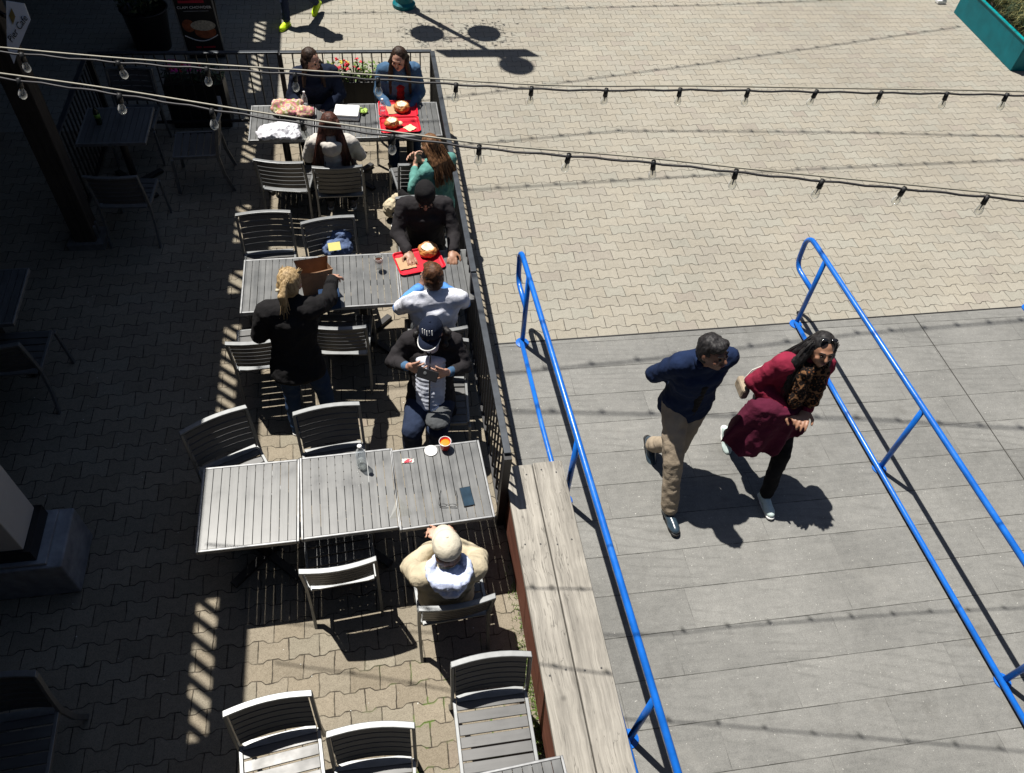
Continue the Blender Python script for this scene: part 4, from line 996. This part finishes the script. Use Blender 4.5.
def bread(px, py, label, r=.085, torn=False, z=TZ+.007):
    p = at(px, py, z+.04); t = thing('bread_bowl', label, 'bread', (p.x, p.y, z), random.uniform(0, 360))
    mb = MB().lathe([(r*.5, 0), (r*.9, .012), (r, .04), (r*.93, .065), (r*.75, .082), (r*.62, .080), (r*.55, .055), (r*.3, .05)], (0, 0, 0), 24, 1, .85 if torn else 1)
    link('crust', bake(mb, .005, 1, .03, .05), 'crust', t, True)
    mb = MB().lathe([(r*.1, .05), (r*.6, .058), (r*.66, .079), (r*.5, .083), (r*.2, .075)], (0, 0, 0), 18); 
    link('filling', bake(mb, .005, 1, .02, .025), 'soup', t, True)
    if torn:
        mb = MB().ell((r*.9, -.02, .03), (.04, .03, .022)).ell((r*.7, .05, .02), (.03, .025, .02)); link('torn_piece', bake(mb, .006, 1, .015, .03), 'crumb', t, True)
    return t
def paper(px, py, w_, d_, rz, m, label, name='paper_sheet', cat='paper', z=TZ+.008):
    p = at(px, py, z); n_ = 8; vs = []; rnd = random.Random(px)
    for i in range(n_+1):
        for j_ in range(n_+1): vs.append(V(((i/n_-.5)*w_+rnd.uniform(-.003, .003), (j_/n_-.5)*d_+rnd.uniform(-.003, .003), rnd.uniform(.001, .008))))
    fs = [(i*(n_+1)+j_, (i+1)*(n_+1)+j_, (i+1)*(n_+1)+j_+1, i*(n_+1)+j_+1) for i in range(n_) for j_ in range(n_)]
    o = MB().add(vs, fs).build(name, m, None, True); o.location = p; o.rotation_euler.z = R(rz); return tag(o, label, cat)
tray(398, 109, -1, 'red tray with water bottle and bread bowl, the far one in the fence corner')
tray(400, 125, 2, 'red tray with torn bread, nearer to the woman in green')
tray(419, 261, 12, 'red tray in front of the person in the black beanie')
bread(402, 107, 'golden bread bowl on the farther tray of the fence corner table')
bread(392, 123, 'torn pale bread bowl on the nearer tray of the fence corner table', .08, True)
bread(428, 250, 'round bread bowl of chowder before the person in the black beanie', .09)
paper(406, 263, .15, .16, 14, 'kraft', 'kraft napkin on the red tray of the person in the beanie', 'napkin', 'napkin', TZ+.010)
paper(396, 109, .20, .18, 10, 'kraft', 'kraft paper under the golden bread bowl', 'liner_paper', 'paper', TZ+.008)
paper(410, 128, .10, .10, 40, 'crumb', 'crumbs and crumpled wrapper beside the torn bread', 'wrapper', 'paper', TZ+.010)
def bottle(px, py, label, h=.22, r=.032, m='pet', cap='white', lab=None, lie=False, z=TZ, name='water_bottle'):
    p = at(px, py, z); t = thing(name, label, 'bottle', (p.x, p.y, z))
    prof = [(r*.85, 0), (r, .012), (r, h*.28), (r*.93, h*.32), (r, h*.36), (r*.94, h*.45), (r, h*.5), (r, h*.62), (r*.75, h*.76), (r*.42, h*.86), (r*.40, h*.93)]
    MB().lathe(prof, (0, 0, 0.001), 20).build('body', m, t, True)
    MB().lathe([(r*.45, h*.93), (r*.45, h), (r*.40, h+.002)], (0, 0, 0), 14).build('lid', cap, t)
    if lab: MB().lathe([(r*1.03, h*.36), (r*1.03, h*.58)], (0, 0, 0), 20).build('label_band', lab, t, True)
    else: MB().lathe([(r*.9, .004), (r*.9, h*.25)], (0, 0, 0.001), 16).build('water', 'glass', t, True)
    return t
b_ = bottle(362, 466, 'clear water bottle standing on the front middle table', .25, .035)
bottle(383, 116, 'pink tinted water bottle on the far red tray', .20, .03, lab='petc')
bottle(100, 124, 'small dark bottle with green label on the shaded table', .20, .028, 'dglass', 'iron', 'gleaf', name='drink_bottle')
bottle(306, 108, 'small clear bottle beside the patterned bag', .19, .026)
# cups
def cup(px, py, label, h, r, m, fill, rim='white', name='cup', z=TZ):
    p = at(px, py, z+h*.5); t = thing(name, label, 'cup', (p.x, p.y, z))
    MB().lathe([(r*.72, 0.001), (r, h), (r*1.05, h+.002), (r*1.05, h+.006), (r*.93, h+.004), (r*.86, h*.66)], (0, 0, 0), 24).build('wall', m, t, True)
    MB().lathe([(r*.85, h*.70), (r*.93, h*.84), (r*.6, h*.86)], (0, 0, 0), 20).build('filling', fill, t, True)
    MB().lathe([(r*.99, h+.006), (r*1.07, h+.005), (r*1.07, h+.011), (r*.99, h+.011), (r*.99, h+.006)], (0, 0, 0), 24, cap=False).build('rim', rim, t, True); return t
cup(445, 445, 'red paper cup of orange sauce in front of the woman with the phone', .075, .042, 'rcup', 'orange')
cup(379, 264, 'clear cup of dark cola on the middle table', .13, .038, 'petc', 'cola', 'petc', 'drink_cup')
p = at(431, 451, TZ); o = MB().lathe([(.046, .001), (.048, .006), (.040, .008), (.038, .005), (.01, .005)], (0, 0, 0), 28).build('coffee_lid', 'white', None, True); o.location = p; tag(o, 'round white cup lid beside the orange sauce', 'lid')
# phone, glasses, packet, wrap
p = at(467, 497, TZ); t = thing('smartphone', 'dark smartphone lying on the front right table near the cream cap man', 'phone', (p.x, p.y, TZ), 6)
MB().box((0, 0, .006), (.078, .155, .009)).build('case', 'black', t, bevel=.003); MB().box((0, 0, .0112), (.072, .148, .001)).build('screen', 'screen', t)
p = at(448, 500, TZ); t = thing('eyeglasses', 'thin black eyeglasses beside the phone on the front right table', 'glasses', (p.x, p.y, TZ), -8)
for sx in (-1, 1): 
    MB().tube([(sx*.033+.026*math.cos(a_*math.pi/6), -.055, .022+.018*math.sin(a_*math.pi/6)) for a_ in range(13)], .0018, 5).build('lens_rim', 'black', t)
    MB().tube([(sx*.062, -.055, .03), (sx*.060, .03, .02), (sx*.052, .075, .006)], .0018, 5).build('temple', 'black', t)
MB().tube([(-.009, -.055, .026), (.009, -.055, .026)], .0018, 5).build('bridge', 'black', t)
t = paper(408, 461, .055, .030, 4, 'signr', 'red and white seasoning packet on the front right table', 'packet', 'packet', TZ+.002)
paper(408, 461, .085, .036, -6, 'litter', 'clear white wrapper edge under the red seasoning packet', 'packet_sleeve', 'wrapper', TZ+.0005)
p = at(399, 508, TZ); n_ = 6
o = MB().add([(-.07, -.08, .002), (.09, -.06, .002), (.0, .10, .002), (-.02, -.02, .022)], [(0, 1, 3), (1, 2, 3), (2, 0, 3), (0, 2, 1)]).build('crumpled_wrap', 'petc'); o.location = p; tag(o, 'clear triangular plastic wrapper at the edge of the front right table', 'wrapper')
# takeout box, lettuce, bags
p = at(347, 113, TZ+.03); t = thing('takeout_box', 'white takeout clamshell box on the far row of tables', 'box', (p.x, p.y, TZ), -8)
MB().box((0, 0, .022), (.27, .22, .042)).build('tray_half', 'white', t, bevel=.014); MB().box((0, .0, .056), (.26, .21, .024)).build('lid', 'white', t, bevel=.010)
p = at(361, 112, TZ+.01); mb = MB(); rnd = random.Random(2)
for i in range(16): mb.ell((rnd.uniform(-.065, .065), rnd.uniform(-.05, .05), rnd.uniform(.012, .03)), (rnd.uniform(.015, .03), rnd.uniform(.012, .025), .008), Euler((rnd.uniform(-1, 1), rnd.uniform(-1, 1), rnd.uniform(0, 3))).to_matrix(), 8, 6)
o = mb.build('lettuce_pile', 'lettuce', None, True); o.location = (p.x, p.y, TZ); tag(o, 'small heap of shredded lettuce on the far table', 'lettuce')
def lump(px, py, z, parts, m, label, name, cat, vox=.0075, disp=.04, ds=.06, rz=0, zc=None):
    p = at(px, py, zc if zc is not None else z+.05); mb = MB()
    for c_, r_ in parts: mb.ell(c_, r_)
    o = link(name, bake(mb, vox, 1, disp, ds), m, None, True); o.location = (p.x, p.y, z+.003); o.rotation_euler.z = R(rz); return tag(o, label, cat)
o = lump(279, 131, TZ, [((0, 0, .05), (.21, .14, .045)), ((.06, .03, .07), (.14, .10, .04)), ((-.12, -.03, .05), (.11, .12, .04)), ((.12, -.06, .04), (.10, .08, .035))], 'wbag', 'white thin plastic bag lying on the far left table', 'plastic_bag', 'bag', disp=.055, ds=.055)
MB().tube([(.08, -.08, .03), (.13, -.13, .02), (.16, -.10, .03), (.17, -.05, .05)], .006, 6).build('handle_loop', 'wbag', o, True)
lump(289, 109, TZ, [((-.02, 0, .06), (.17, .13, .055)), ((.16, -.05, .05), (.10, .09, .045)), ((-.10, .03, .08), (.09, .08, .055)), ((.05, .06, .07), (.10, .07, .05))], 'knit', 'pink and yellow patterned knit bag on the far left table', 'patterned_bag', 'bag', disp=.07, ds=.09)
o = lump(337, 243, .47, [((0, 0, .10), (.15, .13, .10)), ((.04, .06, .17), (.10, .07, .08))], 'f_bag', 'slate blue fabric bag with a yellow label lying on the empty chair', 'fabric_bag', 'bag', zc=.62)
MB().box((-.02, -.115, .205), (.11, .075, .004), Euler((R(38), 0, R(8))).to_matrix()).build('label_patch', 'yellowl', o)
MB().tube([(-.08, .10, .17), (-.05, .13, .26), (.06, .13, .26), (.09, .10, .18)], .010, 8).build('handle', 'black', o, True)
lump(396, 205, 0.0, [((0, 0, .14), (.15, .09, .13)), ((.05, .02, .24), (.10, .06, .07))], 'f_cream', 'cream canvas tote bag on the ground beside the woman in green', 'tote_bag', 'bag', zc=.18)
lump(438, 420, .60, [((0, 0, .06), (.10, .09, .05)), ((.04, .05, .07), (.07, .06, .04))], 'f_greyb', 'grey pouch on the lap of the woman with the phone', 'pouch', 'bag', disp=.02, zc=.66)
# brown paper bag
p = at(316, 283, TZ+.05); t = thing('paper_bag', 'open brown paper bag the blond woman reaches into', 'paper bag', (p.x, p.y, TZ), 14)
mb = MB(); vs = []; w_, d_, hh = .125, .075, .25
poly = [(-w_, -d_), (0, -d_*1.05), (w_, -d_), (w_*.86, 0), (w_, d_), (0, d_*1.05), (-w_, d_), (-w_*.86, 0)]
zr = [0.001, .1, .2, hh]
for k, z in enumerate(zr): vs += [V((x*(1+.04*k)+random.uniform(-.006, .006), y*(1+.05*k)+random.uniform(-.006, .006), z+(random.uniform(-.02, .02) if k == 3 else 0))) for x, y in poly]
for k, z in reversed(list(enumerate(zr))): vs += [V((x*(1+.04*k)*.97, y*(1+.05*k)*.96, max(z, .005))) for x, y in poly]
n_ = 8; fs = [(i*n_+j_, i*n_+(j_+1) % n_, (i+1)*n_+(j_+1) % n_, (i+1)*n_+j_) for i in range(7) for j_ in range(n_)]; fs += [tuple(range(n_))[::-1], tuple(7*n_+j_ for j_ in range(n_))]
mb.add(vs, fs).build('bag_body', 'kraftd', t)
p = at(330, 300, TZ+.06); o = MB().box((0, 0, .07), (.17, .12, .14)).build('gift_bag', 'f_jean', None, bevel=.008); o.location = (p.x, p.y, TZ+.001); o.rotation_euler.z = R(5); tag(o, 'dark blue box bag beside the brown paper bag', 'bag')

# ------------------------------------------------------------------ planters outside the fence
def flower_box(label, x0, x1, y, petals, g_):
    t = thing('flower_box', label, 'planter', ((x0+x1)/2, y, 0), 0, 'flower boxes along the patio fence'); w_ = x1-x0
    MB().box((0, 0, .28), (w_, .24, .55)).build('box', 'black', t, bevel=.008)
    MB().box((0, 0, .556), (w_-.04, .20, .01)).build('soil', 'soil', t)
    rnd = random.Random(int(abs(x0)*100)); lf = MB(); fl = MB(); f2 = MB()
    for i in range(260):
        c_ = V((rnd.uniform(-w_/2, w_/2), rnd.uniform(-.12, .12), rnd.uniform(.56, .70))); q = Euler((rnd.uniform(-1, 1), rnd.uniform(-1, 1), rnd.uniform(0, 6))).to_matrix(); l = rnd.uniform(.02, .04)
        lf.add([c_+q @ V(p) for p in ((-l*.4, 0, 0), (0, -l, .004), (l*.4, 0, 0), (0, l, .004))], [(0, 1, 2, 3)])
    for i in range(22):
        c_ = V((rnd.uniform(-w_/2, w_/2*.3), rnd.uniform(-.11, .11), rnd.uniform(.68, .74)))
        for k in range(6):
            q = Euler((rnd.uniform(-.7, .7), rnd.uniform(-.7, .7), k)).to_matrix(); (fl if i % 4 else f2).ell(c_+q @ V((.014, 0, 0)), (.016, .011, .005), q, 7, 5)
    lf.build('leaves', g_, t); fl.build('blossoms', petals[0], t, True); f2.build('blossoms', petals[1], t, True)
flower_box('black flower box with red and yellow blossoms outside the fence between the two facing women', -.42, .22, 8.74, ('petal', 'yellowf'), 'leaf')
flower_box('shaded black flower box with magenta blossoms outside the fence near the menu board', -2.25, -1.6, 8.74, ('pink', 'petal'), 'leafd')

# ------------------------------------------------------------------ A-board menu sign
t = thing('menu_board', 'black sandwich board advertising clam chowder in the shade at the top', 'sign', (-2.02, 10.28, 0), 3)
def panel(sy, name):
    rot = Euler((R(-sy*12), 0, 0)).to_matrix(); return MB().box((0, sy*.12, .50), (.44, .022, 1.0), rot), rot
pm, rot = panel(-1, 'f'); front = pm.build('front_panel', 'signb', t, bevel=.004)
pm, r2 = panel(1, 'b'); pm.build('rear_panel', 'signb', t, bevel=.004)
ed_ = MB()
for sx in (-1, 1): ed_.box(V((0, -.12, .5))+rot @ V((sx*.228, -.001, 0)), (.014, .026, 1.0), rot)
ed_.build('edge_trim', 'alud', t)
def onp(x, z, off=.0125): return V((0, -.12, .50))+rot @ V((x, -off, z))
FM = (rot @ M3(((1, 0, 0), (0, 0, -1), (0, 1, 0))))
def ontext(s, size, x, z, m): mt = FM.to_4x4(); mt.translation = onp(x, z); text(s, size, m, 'lettering', front, mt, .0008)
ontext('CLAM CHOWDER', .050, 0, .245, 'signt')
for lx, lw in ((-.07, .07), (.06, .15)): MB().box(onp(lx, -.33, .012), (lw, .003, .026), rot).build('print_strip', 'signr', front)
MB().box(onp(-.02, .325, .012), (.30, .003, .035), rot).build('red_banner', 'signr', front)
MB().box(onp(.01, .195, .012), (.30, .003, .008), rot).build('tagline_strip', 'stone', front)
def disc(x, z, rx, rz_, m, off, nm, a0=0, a1=360):
    n_ = 20; pts_ = [onp(x+rx*math.cos(R(a0+(a1-a0)*k/n_)), z+rz_*math.sin(R(a0+(a1-a0)*k/n_)), off) for k in range(n_+1)]
    back_ = [p+rot @ V((0, .002, 0)) for p in pts_]; k = len(pts_)
    MB().add(pts_+back_, [tuple(range(k)), tuple(range(k, 2*k))[::-1]]).build(nm, m, front)
disc(-.125, -.01, .075, .09, 'signo', .0135, 'printed_roll'); disc(.06, -.10, .13, .10, 'signo', .0142, 'printed_bread'); disc(.05, -.01, .15, .075, 'signp', .0150, 'printed_chowder')
MB().tube([onp(-.20+.4*k/10, -.15-.085*math.sin(math.pi*k/10), .014) for k in range(11)], .006, 6).build('plate_rim', 'signt', front)

# dark planting tubs at the top, in shade
def tub(x, y, label):
    t = thing('plant_tub', label, 'planter', (x, y, 0), 0, 'dark plant tubs in the shade'); MB().lathe([(.22, 0), (.28, .5), (.30, .52), (.27, .52), (.26, .46)], (0, 0, 0), 24).build('tub', 'black', t, True)
    rnd = random.Random(int(x*10)); lf = MB()
    for i in range(420):
        d = V((rnd.gauss(0, 1), rnd.gauss(0, 1), rnd.gauss(0, .8))).normalized()*rnd.uniform(.12, .33); c_ = V((0, 0, .72))+d; q = Euler((rnd.uniform(-2, 2), rnd.uniform(-2, 2), rnd.uniform(0, 6))).to_matrix(); l = rnd.uniform(.03, .06)
        lf.add([c_+q @ V(p) for p in ((-l*.4, 0, 0), (0, -l, .004), (l*.4, 0, 0), (0, l, .004))], [(0, 1, 2, 3)])
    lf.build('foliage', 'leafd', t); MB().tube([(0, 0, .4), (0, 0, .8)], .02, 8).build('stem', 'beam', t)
p = at(148, 24, 0.3); tub(p.x, p.y, 'dark plant tub with leafy shrub left of the menu board')

# ------------------------------------------------------------------ lamp post whose base shows at the top
lp = at(404, 6, 0)
t = thing('lamp_post', 'dark green lamp post foot at the top edge of the sunny plaza', 'lamp post', (lp.x, lp.y, 0))
MB().lathe([(.17, 0), (.17, .05), (.13, .08), (.12, .42), (.09, .50), (.055, .6)], (0, 0, 0), 16).build('base', 'teal', t)
MB().tube([(0, 0, .55), (0, 0, 5.25)], [.05, .035], 12).build('pole', 'iron', t, True)
MB().ell((0, 0, 5.42), (.24, .24, .26)).build('lamp_globe', 'signw', t, True)
MB().tube([(-.42, 0, 3.0), (.42, 0, 3.0)], .015, 8).build('arm', 'iron', t)
for sx in (-1, 1):
    bb = MB().lathe([(.03, 2.32), (.16, 2.4), (.23, 2.55), (.24, 2.62), (.1, 2.64)], (sx*.41, 0, 0), 18).build('hanging_basket', 'soil', t, True)
    MB().tube([(sx*.41, 0, 2.6), (sx*.41, 0, 3.0)], .006, 6).build('chain', 'iron', bb)
    lf = MB(); rnd = random.Random(sx+5)
    for i in range(300):
        c_ = V((sx*.41+rnd.gauss(0, .19), rnd.gauss(0, .17), 2.60+rnd.uniform(-.25, .2))); q = Euler((rnd.uniform(-2, 2), rnd.uniform(-2, 2), rnd.uniform(0, 6))).to_matrix(); l = .04
        lf.add([c_+q @ V(p) for p in ((-l*.4, 0, 0), (0, -l, .004), (l*.4, 0, 0), (0, l, .004))], [(0, 1, 2, 3)])
    lf.build('trailing_plant', 'leaf', bb)
MB().box((-.08, 0, 4.36), (1.30, .03, .60)).build('street_sign', 'teal', t)

# ------------------------------------------------------------------ teal planter upper right
q0 = at(954, 13, 0); q1 = at(1010, 71, 0); d = (q0-q1); d.z = 0; L = d.length; d.normalize(); s_ = V((d.y, -d.x, 0))
if s_.x < 0: s_ = -s_
rz = math.atan2(d.y, d.x)
t = thing('teal_planter', 'long teal metal planter with dry grasses in the upper right corner', 'planter', (q1.x, q1.y, 0)); W2 = 1.3; hp_ = .42
def tp(a_, b_, z): return d*a_+s_*b_+V((0, 0, z))
def wall(a_, b_, nm='wall'): MB().bar(a_+V((0, 0, hp_/2)), b_+V((0, 0, hp_/2)), .03, hp_).build(nm, 'teal', t, bevel=.004)
LL = L+.02
wall(tp(0, .017, 0), tp(LL, .017, 0)); wall(tp(.017, .034, 0), tp(.017, W2, 0)); wall(tp(LL-.017, .034, 0), tp(LL-.017, W2, 0)); wall(tp(0, W2+.017, 0), tp(LL, W2+.017, 0))
rm = MB()
for a_, b_ in ((tp(-.01, .012, hp_+.012), tp(LL+.01, .012, hp_+.012)), (tp(.012, .04, hp_+.010), tp(.012, W2, hp_+.010)), (tp(LL-.012, .04, hp_+.010), tp(LL-.012, W2, hp_+.010))): rm.bar(a_, b_, .045, .02)
rm.build('rim', 'tealrim', t, bevel=.003)
MB().add([tp(.03, .03, .36), tp(LL-.03, .03, .36), tp(LL-.03, W2, .36), tp(.03, W2, .36)], [(0, 1, 2, 3)]).build('soil', 'soil', t)
gr = [MB(), MB()]; rnd = random.Random(3)
for i in range(2600):
    a_ = rnd.uniform(.06, LL-.06); b_ = rnd.uniform(.10, W2-.05); p0 = tp(a_, b_, .36); an = rnd.uniform(0, 6.28); ln = rnd.uniform(.12, .40); dr = V((math.cos(an), math.sin(an), 0)); wv = V((-dr.y, dr.x, 0))*.004
    p1 = p0+dr*ln*.35+V((0, 0, ln*.8)); p2 = p0+dr*ln*.95+V((0, 0, ln*.65))
    gr[0 if rnd.random() < .55 else 1].add([p0-wv, p0+wv, p1+wv, p1-wv, p2], [(0, 1, 2, 3), (3, 2, 4)])
tag(gr[0].build('grass_tuft', 'drygrass', t), kind='stuff'); tag(gr[1].build('grass_tuft', 'leafd', t), kind='stuff')
p = at(940, 3, 0); o = MB().box((0, 0, .03), (.16, .10, .05)).box((.03, 0, .075), (.08, .08, .04)).build('paper_box', 'white', None, bevel=.006); o.location = (p.x, p.y, .001); tag(o, 'small white carton on the pavers left of the teal planter', 'carton')

# ------------------------------------------------------------------ festoon lights
ZL = 3.70
def strand(label, pts, bulbs_px, z0=ZL):
    t = thing('string_light', label, 'string light', tuple(at(*pts[0], z0)), 0, 'festoon strings over the terrace'); o0 = t.location.copy()
    def yfor(x):
        for (xa, ya), (xb, yb) in zip(pts, pts[1:]):
            if xa <= x <= xb: return ya+(yb-ya)*(x-xa)/(xb-xa)
        (xa, ya), (xb, yb) = pts[-2:]; return yb+(yb-ya)*(x-xb)/(xb-xa)
    W = [at(x, yfor(x), z0)-o0+V((0, 0, 0)) for x in [pts[0][0]+(1500-pts[0][0])*i/120 for i in range(121)]]
    for it in range(30): W = [W[0]]+[(W[i-1]+W[i]*2+W[i+1])/4 for i in range(1, len(W)-1)]+[W[-1]]
    up = V((0, 0, 1))
    MB().tube([p+up*(.016)+V((0, .008, 0)) for p in W], .0035, 6).build('steel_cable', 'cable', t, True)
    MB().tube([p+up*(.003*math.sin(i*1.7)) for i, p in enumerate(W)], .0045, 6).build('cord', 'cord', t, True)
    for x in bulbs_px:
        q0_ = at(x, yfor(x), z0)-o0; nr = min(W, key=lambda w_: (w_-q0_).length); p = V((q0_.x, nr.y, nr.z)); tl = V((random.uniform(-.15, .15), random.uniform(-.15, .15), -1)).normalized()
        s_ = MB().tube([p+V((0, 0, .008)), p+tl*.030], [.0092, .011], 12).build('socket', 'bulbcap', t, True)
        q = p+tl*.026; rot = tl.to_track_quat('Z', 'Y').to_matrix(); bm = MB()
        bm.lathe([(.011, 0), (.012, .012), (.020, .030), (.0235, .045), (.021, .060), (.012, .070), (.002, .073)], (0, 0, 0), 14)
        bm.v = [q+rot @ (v_*.70) for v_ in bm.v]; bm.build('bulb', 'glass', s_, True)
        MB().tube([q, q+tl*.032], [.004, .002], 6).build('filament', 'fila', s_)
    return t
s1 = [(-120, 40), (0, 52), (118, 63), (207, 69), (300, 74), (390, 81), (456, 84), (532, 90), (607, 92), (679, 88), (749, 92), (816, 91), (882, 94), (946, 93), (1007, 95), (1200, 101)]
s2 = [(-120, 62), (0, 78), (120, 94), (212, 110), (302, 124), (393, 136), (480, 150), (569, 156), (653, 162), (737, 173), (822, 181), (904, 189), (987, 197), (1200, 219)]
strand('upper festoon string of clear bulbs, crossing above the fence corner', s1, [22, 118, 207, 295, 378, 456, 532, 607, 679, 749, 816, 882, 946, 1007, 1066, 1124, 1181], 3.62)
strand('lower festoon string of clear bulbs, crossing above the head of the woman in green', s2, [19, 120, 212, 302, 393, 480, 569, 653, 737, 822, 904, 987, 1068, 1148, 1227], 3.68)
# further strings above the viewpoint, seen only by their shadows
ZU = 6.3
def over(i, gp):
    mb = MB(); P_ = [V((x-SH.x*ZU, y-SH.y*ZU, ZU)) for x, y in gp]; pts_ = []
    for a_, b_ in zip(P_, P_[1:]):
        n_ = max(2, int((b_-a_).length/.34))
        for k in range(n_): pts_.append(a_.lerp(b_, k/n_))
    pts_.append(P_[-1]); mb.tube(pts_, .008, 6); mb.tube([p+V((0, .02, .03)) for p in pts_], .005, 5)
    for p in pts_[::1]: mb.tube([p, p-V((0, 0, .05))], .016, 8); mb.ell(p-V((0, 0, .08)), (.024, .024, .032), None, 8, 6)
    o = mb.build('overhead_string_light', 'cord'); tag(o, 'festoon string overhead, seen only as a dotted shadow line on the paving', 'string light', 'overhead festoon strings')
for i, gp in enumerate([[(-1, 11.5), (1.03, 11.57), (5.69, 11.82), (9, 12.1)], [(-.8, 8.9), (1.07, 9.19), (5.08, 10.04), (9.57, 11.07)], [(-.9, 7.9), (.47, 8.06), (3.15, 8.35), (6, 8.2), (8.75, 7.98), (10, 7.9)],
                        [(-.9, 7.15), (1.09, 7.24), (5.23, 7.41), (8.42, 7.46), (10, 7.5)], [(-.9, 4.36), (1.02, 4.47), (2.37, 4.51), (4.72, 4.65), (6.61, 4.67), (8, 4.7)], [(-.9, 4.2), (1.0, 4.04), (2.33, 3.87), (4.23, 3.62), (5.76, 3.35), (8, 3.0)]]):
    over(i, gp)

# ------------------------------------------------------------------ small ground details
rnd = random.Random(11); lt = MB()
for i in range(170):
    x = rnd.uniform(-3, .75); y = rnd.uniform(1.2, 8.4); c_ = V((x, y, .0065)); l = rnd.uniform(.002, .006); q = Euler((0, 0, rnd.uniform(0, 6))).to_matrix()
    lt.add([c_+q @ V(p) for p in ((-l, -l*.5, 0), (l, -l*.6, .001), (l*.8, l*.5, .002), (-l*.6, l*.6, 0))], [(0, 1, 2, 3)])
for i in range(160):
    x = rnd.uniform(1.1, 7.5); y = rnd.uniform(.7, 4.8); c_ = V((x, y, .0115)); l = rnd.uniform(.0015, .0045); q = Euler((0, 0, rnd.uniform(0, 6))).to_matrix()
    lt.add([c_+q @ V(p) for p in ((-l, -l*.5, 0), (l, -l*.6, .001), (l*.8, l*.5, .002), (-l*.6, l*.6, 0))], [(0, 1, 2, 3)])
tag(lt.build('paving_litter', 'litter'), kind='stuff')
gm = MB()
for i in range(700):
    y = rnd.choice((rnd.gauss(1.75, .12), rnd.gauss(1.35, .08), rnd.uniform(1.0, 2.6))); c_ = V((rnd.uniform(.755, .825), y, .005)); an = rnd.uniform(0, 6.28); ln = rnd.uniform(.02, .05); dr = V((math.cos(an), math.sin(an), 0)); wv = V((-dr.y, dr.x, 0))*.003
    gm.add([c_-wv, c_+wv, c_+dr*ln*.6+V((0, 0, ln))], [(0, 1, 2)])
tag(gm.build('weed_grass', 'leaf'), kind='stuff')
